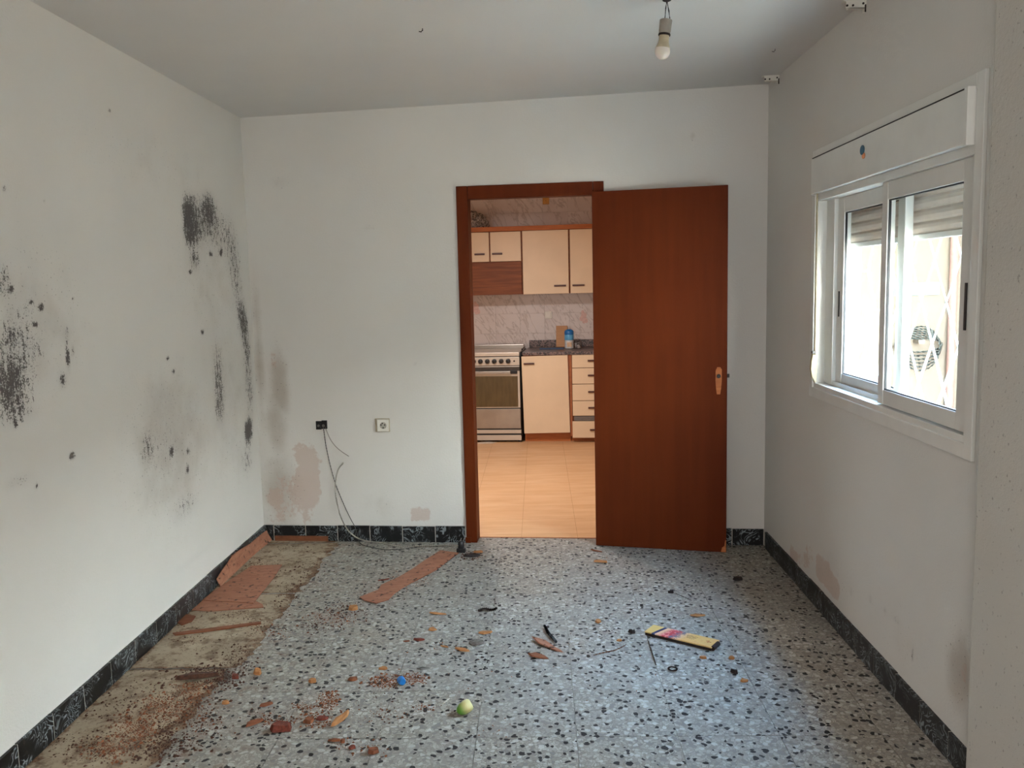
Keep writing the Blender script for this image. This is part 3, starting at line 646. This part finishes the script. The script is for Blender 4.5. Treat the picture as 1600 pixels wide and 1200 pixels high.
for nm, bxx, lab in (('wall_kitchen_left', (-2.3, -2.2, .1, KD+.15, 0, 2.6), 'cream kitchen side wall beyond the stove'), ('wall_kitchen_right', (1.0, 1.12, .1, KD+.15, 0, 2.6), 'cream kitchen side wall beyond the drawers')):
    o = B().box(*bxx).build(nm, 'kwall', mw=MB); tag(o, lab, 'wall', kind='structure')
o = B().box(-2.3, 1.12, .04, KD+.15, 2.5, 2.6).build('ceiling_kitchen', 'kwall', mw=MB); tag(o, 'cream kitchen ceiling with an added lamp', 'ceiling', kind='structure')
kl = thing('added_kitchen_lamp', 'added round pendant lamp, out of view, lighting the kitchen', 'lamp', MB, (-.6, 1.25, 2.26))
B().lathe([(.006, 0), (.006, .24)], 8).build('cord', 'whiteplastic', kl)
B().lathe([(.20, -.05), (.21, -.045), (.20, -.02), (.05, 0)], 28).build('shade', 'opal', kl, smooth=True)
lo = light('kitchen_fill_light', 'AREA', Matrix.Identity(4), KITCH, (1, .94, .93), shape='DISK', size=.40); lo.parent = kl; lo.location = (0, 0, -.055)  # lamp and its light added out of view to brighten the kitchen

def door(parent, x0, x1, z0, z1, y, hx=None, hz=None, hl=.10, name='door', rot=0, th=.018):
    o = B().box(x0, x1, y-th, y, z0, z1).build(name, 'cream', parent, bevel=.0015)
    if hx is not None:
        B().box(hx, hx+hl, y-th-.016, y-th, hz-.008, hz+.008).build('handle', 'handle', o, bevel=.003)
    return o
UD = 3.5
def upper(x0, x1, z0, z1, name, label):
    c = thing(name, label, 'cabinet', MB, (0, 0, 0), 'kitchen wall cupboards')
    B().box(x0, x1, UD, KD-.004, z0, z1).build('body', 'teak', c); return c
ua = upper(-.875, -.263, 1.407, 2.018, 'wall_cupboard', 'cream two-door wall cupboard above the teak hood panel')
door(ua, -.868, -.582, 1.730, 2.012, UD, -.725, 1.803); door(ua, -.568, -.272, 1.730, 2.012, UD, -.552, 1.803)
B().box(-.870, -.270, UD-.022, UD, 1.407, 1.722).build('hood_panel', 'teak', ua, bevel=.001, label='brown wood grain hood panel')
ub = upper(-.262, .196, 1.407, 2.018, 'wall_cupboard', 'cream wall cupboard with one wide full-height door')
door(ub, -.255, .186, 1.407, 2.015, UD, .045, 1.482, .115)
uc = upper(.197, .64, 1.407, 2.018, 'wall_cupboard', 'cream wall cupboard half hidden behind the open door')
door(uc, .203, .63, 1.407, 2.015, UD, .222, 1.482, .115)
o = B().box(-.9, .66, UD-.03, KD-.004, 2.0185, 2.062).build('cornice', 'cornice', mw=MB, bevel=.002); tag(o, 'orange wooden cornice running along the wall cupboards', 'cornice')
# base units
BD = 3.2
bc = thing('base_cabinet', 'cream base cupboard with a sagging crooked door', 'cabinet', MB)
B().box(-.245, .195, BD+.001, KD-.004, .085, .834).build('body', 'edge', bc)
dd = door(bc, 0, .437, 0, .738, 0, .02, .668, .10)
dd.matrix_parent_inverse = Matrix.Identity(4); dd.location = (-.247, BD, .0875); dd.rotation_euler = (0, math.radians(-1.0), 0)
B().box(-.245, .195, BD+.05, BD+.065, 0, .085).build('plinth', 'cornice', bc)
du = thing('drawer_unit', 'cream stack of five kitchen drawers, lowest one dropped', 'drawers', MB)
B().box(.196, .66, BD+.002, KD-.004, .085, .834).build('body', 'teak', du)
B().box(.196, .214, BD-.016, BD+.002, .06, .833).build('stile', 'edge', du)
B().box(.20, .66, BD+.06, BD+.075, 0, .085).build('plinth', 'cornice', du)
for z0, z1 in ((.713, .8325), (.560, .707), (.402, .554), (.256, .396)):
    door(du, .218, .655, z0, z1, BD, .365, (z0+z1)/2+.005, .12, 'drawer')
d5 = door(du, .214, .655, .046, .204, BD-.012, .378, .122, .12, 'drawer')
B().box(.23, .65, BD-.02, BD+.001, .208, .250).build('gap_strip', simple('grey_gap_strip', '6a6460', .6), du)  # grey strip filling the gap above the lowest drawer
wt = thing('worktop', 'brown speckled granite worktop with a low upstand', 'worktop', MB)
B().box(-.25, .70, BD-.02, KD-.004, .835, .866).build('top', 'granite', wt, bevel=.003)
B().box(-.235, .70, KD-.025, KD-.004, .866, .940).build('upstand', 'granite', wt, bevel=.002)
# stove
sv = thing('stove', 'steel gas stove with oven door and black knobs', 'stove', MB, (-.565, BD, 0))
B().box(-.30, .298, .012, .575, .055, .860).build('body', 'black', sv, bevel=.004)
B().box(-.30, .285, -.008, .012, .742, .822).build('control_panel', 'enamel', sv, bevel=.003)
B().box(-.30, .285, -.012, .575, .830, .866).build('hob_top', 'enamel', sv, bevel=.005)
B().box(-.29, .28, .50, .56, .866, .905).build('lid_rail', 'steel', sv, bevel=.004)
cp_ = bpy.data.objects['control_panel']
for k in range(6):
    x = .178-k*.0665
    kn = B().lathe([(.023, 0), (.023, .012), (.018, .026), (.012, .028)], 18, T(x, -.008, .783) @ RX(90)).build('knob', 'black', cp_, smooth=True)
B().lathe([(.008, 0), (.008, .006)], 12, T(.235, -.008, .783) @ RX(90)).build('button', 'black', cp_, smooth=True)
od = B().box(-.30, .285, -.010, .012, .335, .735).build('oven_door', 'enamel', sv, bevel=.003)
B().box(-.285, .265, -.013, -.009, .345, .640).build('window', 'oven', od)
B().box(-.30, .285, -.014, -.009, .690, .728).build('top_strip', simple('dark_strip', '3a332c', .4), od)
B().box(-.29, .20, -.042, -.028, .664, .690).box(-.288, -.26, -.03, -.008, .668, .686).box(.18, .2, -.03, -.008, .668, .686).build('handle', 'steel', od, bevel=.003)
B().box(.20, .262, -.03, -.009, .662, .692).build('handle_bracket', 'black', od, bevel=.002)
B().box(-.30, .285, -.008, .012, .135, .325).build('drawer', 'steel', sv, bevel=.003)
B().box(-.30, .288, -.012, .012, .088, .122).build('lower_trim', 'enamel', sv, bevel=.002)
B().box(-.30, .288, -.004, .012, .020, .070).build('plinth', 'enamel', sv, bevel=.002)
for x, y in ((-.27, .04), (.27, .04), (-.27, .54), (.27, .54)): B().lathe([(.018, 0), (.018, .058)], 12, T(x, y, 0)).build('foot', 'black', sv)
B().tube([(.292, .0, .06), (.292, .0, .80), (.30, .03, .86), (.302, .10, .885), (.30, .3, .885)], .008, 8).build('side_rail', 'black', sv, smooth=True)
# items in the kitchen
cb = thing('cutting_board', 'tan wooden cutting board leaning on the kitchen wall', 'board', MB, (.096, 3.7425, .8688))
B().box(-.057, .057, 0, .018, 0, .215, RX(-9)).build('board', wood('pale_board', 'c79a72', 'bb8b62', .6), cb, bevel=.004)
bt = thing('bottle', 'blue-capped clear bottle standing on the granite worktop', 'bottle', MB, (.178, 3.56, .866))
B().lathe([(.036, 0), (.044, .004), (.044, .07), (.043, .085)], 24).build('body', simple('milky_plastic', 'c9cfd2', .25), bt, smooth=True)
B().lathe([(.0445, .085), (.0455, .09), (.0455, .135), (.044, .138)], 24).build('collar', 'lightblue', bt, smooth=True)
B().lathe([(.044, .138), (.046, .142), (.045, .170), (.034, .184), (.016, .190)], 24).build('cap', 'bluecap', bt, smooth=True)
B().box(-.02, .025, -.0462, -.040, .02, .065).build('label_patch', simple('peach_label', 'd9b898', .6), bt)
gl = thing('glass_jar', 'small clear jar next to the blue-capped bottle', 'jar', MB, (.262, 3.58, .866))
B().lathe([(.026, 0), (.030, .003), (.030, .055), (.026, .058), (.027, .054), (.024, .006)], 20).build('body', 'film', gl, smooth=True)
tr_ = thing('blue_tray', 'flat dark blue tray lying on the granite worktop', 'tray', MB, (.0, 3.52, .866))
B().box(-.11, .13, -.03, .03, 0, .010).box(-.11, .13, -.034, -.028, 0, .016).build('dish', simple('navy_tray', '27405f', .4), tr_, bevel=.002)
a, z = onback(857, 492, KD)
sw = thing('light_switch', 'square white switch on the veined kitchen tiles', 'switch', MB, (a, KD, z))
B().box(-.036, .036, -.009, 0, -.036, .036).build('frame', 'whiteplastic', sw, bevel=.003); B().box(-.024, .024, -.013, -.008, -.024, .024).build('rocker', 'whiteplastic', sw, bevel=.002)
a, z = onback(853, 314, KD)
yb_ = thing('junction_cover', 'small ochre cover plate high on the kitchen tiles', 'cover', MB, (a, KD, z))
B().box(-.032, .032, -.012, 0, -.034, .038).build('plate', simple('ochre', 'c08a3c', .5), yb_, bevel=.002); B().lathe([(.004, 0), (.004, .002)], 8, T(0, -.012, 0) @ RX(90)).build('screw', 'dark', yb_)
# crumpled clear bag on top of the cupboards
bgv = B(); V = []; Fq = []; na, nb2 = 22, 12
rr = random.Random(3)
for i in range(nb2+1):
    th = math.pi/2*i/nb2
    for k in range(na):
        ph = 2*math.pi*k/na; r = .175*(1+rr.uniform(-.10, .08)); V.append((r*math.cos(th)*math.cos(ph), .6*r*math.cos(th)*math.sin(ph), r*math.sin(th)*.95))
for i in range(nb2):
    for k in range(na): Fq.append((i*na+k, i*na+(k+1) % na, (i+1)*na+(k+1) % na, (i+1)*na+k))
Fq.append(tuple(range(na-1, -1, -1)))
bag = bgv.add(V, Fq).build('plastic_bag', 'film', mw=MB @ T(-.765, 3.62, 2.062)); tag(bag, 'crumpled clear plastic bag on top of the wall cupboards', 'bag')
pq = fl(760, 692)
o = B().prism([(-.10, -.03), (-.03, -.05), (.06, -.045), (.10, 0), (.03, .04), (-.05, .035)], .0005, .004).build('paper_scrap', simple('white_paper', 'cdbfae', .8), mw=T(*pq)); tag(o, 'torn white paper scrap on the kitchen floor before the stove', 'paper')

# ================================================================= DEBRIS ON THE FLOOR
def sheet(name, px, th, mat, label, cat='board', z=0.001, curl=0., tip=0.):
    P = [fl(u, v) for u, v in px]; c = sum(P, Vector())/len(P)
    b = B().prism([(p.x-c.x, p.y-c.y) for p in P], 0, th); 
    if curl:
        L = max((p-c).length for p in P); b.v = [(x, y, zz+curl*((x*x+y*y)/L/L)) for x, y, zz in b.v]
    if tip:                       # propped up at its near edge
        L = max(abs(p.y-c.y) for p in P); b.v = [(x, y, zz-tip*y/L) for x, y, zz in b.v]
    o = b.build(name, mat, mw=T(c.x, c.y, z)); return tag(o, label, cat)
sheet('plywood_strip', [(562, 935), (591, 923), (596, 915), (624, 902), (646, 889), (664, 877), (688, 863), (717, 867), (703, 876), (681, 892), (660, 903), (644, 911), (630, 919), (617, 928), (607, 939), (588, 945), (569, 940)], .004, 'ply', 'long ragged strip of thin plywood reaching to the black plug', z=.0006, curl=.008)
sheet('plywood_sheet', [(316, 941), (330, 930), (348, 917), (371, 901), (393, 886), (441, 884), (428, 905), (410, 928), (396, 946), (372, 944)], .004, 'ply', 'broken plywood panel lying flat near the mouldy wall', z=.0063, tip=.0026)
sheet('plywood_sheet', [(300, 955), (318, 940), (360, 939), (398, 941), (410, 946), (412, 951), (370, 954), (330, 957)], .004, 'ply', 'narrow plywood piece sticking out below the flat plywood panel', z=.0042)
sheet('plywood_scrap', [(276, 974), (290, 962), (306, 965), (300, 973), (284, 979)], .004, 'plydark', 'small dark plywood scrap next to the black marbled skirting', z=.0042)
sheet('wood_lath', [(270, 992), (330, 984), (408, 974), (408, 977), (330, 988), (274, 995)], .006, 'plydark', 'thin reddish wooden lath lying across the dirty slab', 'lath', z=.0042)
# leaning strip against the left skirting
tops = [(417, 825), (402, 836), (385, 850), (368, 860), (357, 868), (350, 880), (342, 890), (333, 905)]
bots = [(418, 851), (404, 862), (390, 872), (372, 886), (358, 897), (350, 905), (342, 912), (334, 918)]
b = B(); V = []
for (u, v), (u2, v2) in zip(tops, bots):
    t_, z_ = onleft(u, v); q = fl(u2, v2); f2 = inf(ML, q); z_ = max(z_, .012)
    p1 = Vector((t_, -.016, z_)); p2 = Vector((max(f2.x, t_-.05) if f2.x < t_ else f2.x, min(f2.y, -.03), .004)); V.append((p1, p2))
n = len(V); vs = [p for p, _ in V]+[p for _, p in V]+[p+Vector((0, -.004, .0005)) for p, _ in V]+[p+Vector((0, -.004, .0005)) for _, p in V]
fs = []
for i in range(n-1):
    fs += [(i, i+1, n+i+1, n+i), (2*n+i, 3*n+i, 3*n+i+1, 2*n+i+1), (i, 2*n+i, 2*n+i+1, i+1), (n+i, n+i+1, 3*n+i+1, 3*n+i)]
fs += [(0, n, 3*n, 2*n), (n-1, 2*n+n-1, 3*n+n-1, n+n-1)]
o = b.add(vs, fs).build('plywood_strip', 'ply', mw=ML); tag(o, 'ragged plywood strip leaning on the skirting in the room corner', 'board')
a0, _ = onback(432, 840); a1, _ = onback(514, 840)
o = B().box(a0, a1, -.0225, -.0118, .0, .030, T(0, 0, .003)).build('wood_lath', 'plydark', mw=MB); tag(o, 'reddish wooden lath along the foot of the back skirting', 'lath')

def chip(u, v, L, W, ang, mat, label, th=.006, name='wood_chip', cat='wood chip', pts=7, sharp=0., group=None, tilt=4):
    rr = random.Random(int(u*7+v)); poly = []
    for k in range(pts):
        a = 2*math.pi*k/pts; s = 1+rr.uniform(-.38, .20); x = math.cos(a); y = math.sin(a)
        poly.append((x*L/2*s, y*W/2*s*(1-sharp*abs(x)**1.5)))
    p = fl(u, v); z0 = .0035 if inf(MF, p).x < -1.22 else 0.; b = B().prism(poly, 0, th)
    n = len(poly); vv = b.v
    for k in range(n, 2*n): vv[k] = (vv[k][0]*.86, vv[k][1]*.86, vv[k][2]*rr.uniform(.6, 1.15))
    o = b.build(name, mat, mw=T(p.x, p.y, z0+.0012+math.sin(math.radians(tilt))*L*.42) @ RZ(ang) @ RY(tilt)); return tag(o, label, cat, group)
CH = [
 (682, 960, .085, .022, -8, 'tan', 'flat orange wood splinter between the plywood strip and the dark twig', .006, .3),
 (677, 985, .04, .035, 0, 'tan', 'crumbly tan bit beside the orange splinters', .008, 0),
 (757, 990, .075, .032, 20, 'tan', 'tan wood splinter right above the grey disc', .006, .4),
 (722, 1017, .065, .030, -12, 'tan', 'orange wood splinter next to the grey disc', .008, .5),
 (693, 1011, .05, .014, -20, 'tan', 'thin orange sliver left of the grey disc', .004, .3),
 (655, 1001, .05, .03, 10, 'red', 'rust-brown splinter with a dark edge on the terrazzo', .008, .3),
 (553, 953, .045, .045, 0, 'tan', 'tan lump at the foot of the ragged plywood strip', .018, 0),
 (932, 862, .07, .016, -25, 'plydark', 'dark sliver in front of the door leaf hinge side', .006, .4),
 (940, 879, .085, .028, -2, 'tan', 'flat tan stub in front of the brown door leaf', .010, 0),
 (935, 972, .055, .035, 80, 'tan', 'upright orange wood chip between the black stick and the yellow pack', .006, .2),
 (1090, 963, .075, .032, 8, 'tan', 'tan wedge-shaped chip behind the yellow pack', .006, .5),
 (853, 1009, .23, .046, -46, 'ply', 'long pinkish wood shaving beside the black stick', .004, .6),
 (838, 1026, .105, .034, -26, 'plydark', 'dark brown leaf-shaped splinter beside the pinkish shaving', .006, .5),
 (968, 1002, .03, .018, 0, 'tan', 'tiny tan chip left of the yellow pack', .005, 0),
 (1098, 1029, .04, .020, 5, 'tan', 'orange crumb under the long side of the yellow pack', .008, 0),
 (1143, 1030, .022, .022, 0, 'tan', 'little tan pellet off the end of the yellow pack', .010, 0),
 (1163, 1065, .032, .030, 30, 'tan', 'orange chip near the black pebble', .008, .4),
 (598, 1046, .035, .03, 0, 'tan', 'tan crumb above the rusty crumb heap', .008, 0),
 (488, 1066, .04, .028, 10, 'tan', 'orange crumb on the terrazzo left of the rusty heap', .010, 0),
 (552, 1063, .05, .035, 0, 'rust', 'rust-orange clump left of the blue cap', .010, 0),
 (533, 1126, .115, .045, 72, 'tan', 'tan pointed wood wedge standing out in the foreground debris', .014, .6),
 (440, 1141, .07, .06, 25, 'red', 'dark red broken block in the foreground debris', .024, 0),
 (503, 1125, .055, .03, 12, 'red', 'dark red flake beside the tan pointed wedge', .010, .2),
 (483, 1129, .05, .04, 40, 'rust', 'rust-red clump beside the dark red flake', .014, 0),
 (523, 1158, .05, .02, 5, 'rust', 'reddish sliver below the tan pointed wedge', .006, .2),
 (536, 1160, .022, .020, 0, 'rust', 'small reddish pellet below the tan pointed wedge', .010, 0),
 (550, 1170, .022, .020, 0, 'red', 'small red pellet beside the brown foreground lump', .009, 0),
 (583, 1176, .045, .03, 30, 'plydark', 'brown lump with an orange tip in the foreground', .014, 0),
 (402, 1053, .04, .035, 0, 'tan', 'pale tan nut-sized lump next to the stripped slab', .018, 0),
 (368, 1060, .035, .035, 20, 'red', 'reddish brown lump next to the stripped slab', .016, 0),
 (353, 1100, .025, .025, 0, 'tan', 'small orange pellet at the edge of the stripped slab', .012, 0),
 (415, 1103, .06, .025, 30, 'plydark', 'brown splinter left of the rusty clusters', .008, .3),
 (398, 1132, .085, .028, 48, 'plydark', 'dark brown bark strip left of the red broken block', .010, .3),
 (310, 1062, .22, .05, 25, 'rust2', 'long dark brown bark lump lying on the stripped slab', .020, .5),
 (748, 864, .06, .03, 20, 'tan', 'orange splinter next to the black plug', .010, .3),
 (635, 1003, .04, .012, 10, 'plydark', 'thin brown sliver on the open terrazzo', .004, .3),
 (660, 1046, .05, .02, 15, 'metal', 'flat grey flake above the blue cap', .005, .2),
 (601, 907, .085, .015, 38, 'red', 'dark red sliver along the ragged plywood strip', .005, .4),
]
for u, v, L, W, a, m, lab, th, sh_ in CH: chip(u, v, L, W, a, m, lab, th, sharp=sh_)
for u, v, L, W, a, lab in [(1152, 907, .06, .026, 20, 'curved black fragment on the floor toward the window wall'), (1048, 927, .025, .018, 0, 'small black pebble in front of the open door leaf'), (987, 989, .035, .022, 5, 'black fragment at the striped end of the yellow pack'), (1147, 1052, .035, .022, -40, 'black pebble beside the orange chip'), (737, 870, .09, .04, 15, 'dark brown clod in front of the black plug')]:
    chip(u, v, L, W, a, 'dark', lab, .014, 'dark_fragment', 'fragment', 8)
def twig(px, r, mat, label, name='twig', z=.006):
    P = spline([fl(u, v, 0)+Vector((0, 0, z)) for u, v in px], 4)
    o = B().tube(P, [r*(1-.4*abs(i/(len(P)-1)-.4)) for i in range(len(P))], 6).build(name, mat, smooth=True); return tag(o, label, name.replace('_', ' '))
twig([(748, 957), (757, 954), (768, 956), (776, 953)], .008, 'dark', 'dark crooked twig on the terrazzo before the doorway', z=.009)
twig([(851, 981), (857, 992), (864, 1000), (869, 1006)], .008, 'black', 'black stick with knobbly ends beside the pinkish shaving', 'black_stick', z=.009)
twig([(1013, 1003), (1018, 1018), (1025, 1040)], .003, 'metal', 'thin grey twig bending out from under the yellow pack', z=.004)
twig([(928, 1025), (948, 1020), (962, 1017), (978, 1009)], .003, 'plydark', 'thin reddish twig left of the yellow pack', z=.004)
twig([(1055, 928), (1080, 939)], .0025, 'metal', 'fine grey stalk behind the yellow pack', z=.004)
twig([(693, 1101), (702, 1094)], .004, 'whiteplastic', 'short white stick like a cigarette stub on the terrazzo', 'white_stick', z=.005)
# grey disc, ring, blue cap, yellow-green shell
q = fl(745, 1005); o = B().lathe([(.030, 0), (.032, .002), (.031, .004), (.026, .003)], 22).build('metal_disc', 'metal', mw=T(q.x, q.y, .001), smooth=True); tag(o, 'round grey metal disc lying flat among orange splinters', 'disc')
q = fl(1051, 1047); o = B().tube([(.016*math.cos(a), .016*math.sin(a), .004) for a in np.linspace(0, 6.283, 21)[:-1]], .004, 6, closed=True).build('ring_washer', 'dark', mw=T(q.x, q.y, .0015), smooth=True); tag(o, 'small dark ring lying on the terrazzo', 'ring')
q = fl(628, 1070); cpt = thing('blue_stopper', 'bright blue plastic cap lying in the rusty crumbs', 'cap', T(q.x, q.y, .0155) @ RZ(25) @ RX(90))
B().lathe([(.014, -.012), (.0145, .004), (.012, .012), (.006, .013)], 18).build('cap', 'bluecap', cpt, smooth=True); B().lathe([(.0152, -.013), (.0152, -.007)], 18).build('rim', 'bluecap', cpt)
q = fl(726, 1115); yg = thing('plastic_lemon', 'yellow and green hollow shell lying on the terrazzo', 'shell', T(q.x, q.y, .022) @ RZ(20) @ RY(65))
t_ = NT('yellow_green'); s_ = t_.n('SeparateXYZ', {0: t_.co()}).outputs[2]
t_.set(Base_Color=t_.mix(t_.step(s_, -.022, .012), lin('5f9a35'), lin('ddd598')), Roughness=.4)
B().lathe([(.004, -.030), (.014, -.024), (.021, -.010), (.023, .008), (.021, .022), (.015, .028)], 20).build('husk', t_.m, yg, smooth=True)
B().lathe([(.014, .028), (.010, .020), (.004, .018)], 16).build('rim', simple('pale_rim', 'd8cf9c', .5), yg)
# yellow printed pack
pa, pb, pc_, pd = fl(1004, 996), fl(1024, 979), fl(1123, 1003), fl(1113, 1022)
ctr = (pa+pb+pc_+pd)/4; ax_ = ((pd-pa)+(pc_-pb)).normalized(); ang = math.degrees(math.atan2(ax_.y, ax_.x))
PL = ((pd-pa).length+(pc_-pb).length)/2; PW = .085
pk = thing('printed_pack', 'flat yellow printed pack with a red picture and dark stripe', 'pack', T(ctr.x, ctr.y, .001) @ RZ(ang))
B().box(-PL/2, PL/2, -PW/2, PW/2, .012, .017).build('cover', 'print', pk, bevel=.001)
B().box(-PL/2+.002, PL/2-.002, -PW/2+.002, PW/2-.002, .0, .0118).build('backing', 'dark', pk, bevel=.001)
B().lathe([(.010, -.03), (.010, .03)], 12, T(PL/2+.002, -PW/2+.035, .010) @ RX(90)).build('rolled_end', 'dark', pk, smooth=True)
def stroke(pts, w=.0012): return B().tube([(x, y, .0172) for x, y in pts], w, 4)
s2 = PL/2
b = stroke([(s2-.042, .004), (s2-.030, .010), (s2-.034, -.006), (s2-.020, .002)], .0013); b.build('red_figure', simple('red_ink', 'a5423a', .5), pk, label='red printed figure 2')
rr = random.Random(5); b = B()
for row, y in enumerate((.018, .008, -.004)):
    x = .018+.004*row
    while x < .062: 
        w_ = rr.uniform(.003, .008); b.tube([(x, y, .0171), (x+w_*.5, y-rr.uniform(.002, .006), .0171), (x+w_, y+rr.uniform(-.002, .003), .0171)], .0010, 4); x += w_+.003
b.build('print_lines', simple('dark_ink', '3c3530', .5), pk)

# crumbs and dust: nobody could count them
from mathutils.bvhtree import BVHTree
bpy.context.view_layer.update()
_dv = []; _df = []
for o in list(COL.objects):         # everything already lying on the room floor
    r = o
    while r.parent: r = r.parent
    q = o.matrix_world @ Vector(o.bound_box[0]) if o.type == 'MESH' else None
    if q is None or r.get('kind') or not (2 < q.y < 5.2 and q.z < .08) : continue
    k = len(_dv); _dv += [o.matrix_world @ v.co for v in o.data.vertices]; _df += [tuple(i+k for i in p.vertices) for p in o.data.polygons]
LYING = BVHTree.FromPolygons(_dv, _df); CELLS = {}
def free_spot(x, y, s):
    for a, b in ((0, 0), (1, 0), (-1, 0), (0, 1), (0, -1), (.7, .7), (-.7, .7), (.7, -.7), (-.7, -.7)):
        h = LYING.ray_cast(Vector((x+a*s*1.1, y+b*s*1.1, .09)), Vector((0, 0, -1)), .12)
        if h[0] is not None: return False
    i, j = int(x//.025), int(y//.025)
    for a in (-1, 0, 1):
        for b in (-1, 0, 1):
            for X, Y, S in CELLS.get((i+a, j+b), ()):
                if (X-x)**2+(Y-y)**2 < (.60*(S+s))**2: return False
    CELLS.setdefault((i, j), []).append((x, y, s)); return True
def crumbs(name, clusters, mat, label, seed):
    R_ = np.random.RandomState(seed); V = []; Fa = []; k = 0
    for u, v, du, dv_, n, size in clusters:
        for _ in range(int(n*1.7)):
            s = size*min(1.7, .62*R_.lognormal(-.15, .55)); ok = False
            for k_ in range(14):
                g1, g2 = R_.normal(0, .5, 2); p = fl(u+du*g1, v+dv_*g2); f2 = inf(MF, p)
                if f2.x < XL+.015+s or f2.x > XR-.02-s or inf(MB, p).y > -.015-s: continue
                if free_spot(p.x, p.y, s): ok = True; break
            if not ok: continue
            a = R_.uniform(0, 6.28); e = R_.uniform(.4, 1.)
            ca, sa = math.cos(a)*s, math.sin(a)*s; z0 = .0035 if f2.x < -1.22 else .0005
            V += [(p.x+ca, p.y+sa, z0), (p.x-sa*e, p.y+ca*e, z0), (p.x-ca*R_.uniform(.6, 1), p.y-sa*.8, z0), (p.x+sa*e, p.y-ca*e, z0), (p.x+R_.normal(0, .2)*s, p.y, z0+s*R_.uniform(.4, .9))]
            Fa += [(k, k+1, k+4), (k+1, k+2, k+4), (k+2, k+3, k+4), (k+3, k, k+4)]; k += 5
    me = bpy.data.meshes.new(name); me.from_pydata(V, [], Fa); me.materials.append(M[mat]); o = bpy.data.objects.new(name, me); COL.objects.link(o)
    return tag(o, label, 'debris', kind='stuff')
crumbs('rust_crumbs', [(605, 1065, 26, 9, 130, .006), (640, 1060, 22, 6, 110, .006), (513, 1096, 14, 14, 120, .006), (476, 1105, 14, 5, 45, .006), (495, 1125, 22, 10, 70, .006), (430, 1128, 30, 10, 40, .006), (212, 1142, 32, 20, 240, .006), (255, 1106, 32, 18, 220, .006), (298, 1080, 28, 14, 140, .006), (300, 1120, 50, 30, 120, .005), (175, 1172, 40, 18, 130, .006), (520, 965, 40, 12, 110, .005), (430, 985, 45, 12, 60, .005), (590, 1115, 40, 12, 40, .005), (665, 1106, 20, 6, 25, .005), (690, 1012, 40, 12, 25, .004), (560, 1165, 60, 20, 40, .005), (760, 1140, 40, 20, 20, .004), (745, 868, 14, 8, 40, .005), (640, 908, 30, 12, 50, .004), (970, 870, 40, 12, 15, .004), (700, 1060, 160, 70, 90, .003), (1000, 1020, 130, 70, 60, .003)],
       'rust', 'reddish rusty wood crumbs sprinkled over the floor', 1)
crumbs('dark_dirt', [(540, 958, 40, 16, 150, .005), (505, 975, 40, 14, 110, .005), (450, 930, 30, 30, 130, .005), (480, 890, 25, 25, 120, .005), (400, 980, 40, 20, 140, .004), (370, 1030, 30, 30, 180, .005), (330, 1060, 40, 14, 220, .007), (280, 1110, 60, 40, 260, .006), (240, 1160, 60, 30, 220, .006), (200, 1110, 60, 40, 120, .005), (150, 1170, 60, 25, 120, .005), (300, 1000, 40, 20, 80, .004), (360, 960, 40, 10, 80, .004), (410, 890, 40, 15, 90, .004), (460, 858, 40, 6, 70, .004), (735, 869, 12, 5, 60, .006), (420, 1120, 40, 25, 70, .005), (590, 930, 40, 14, 50, .004), (590, 1110, 90, 30, 60, .004), (800, 1000, 300, 80, 120, .003)],
       'rust2', 'dark brown dirt trodden along the stripped floor edge', 2)
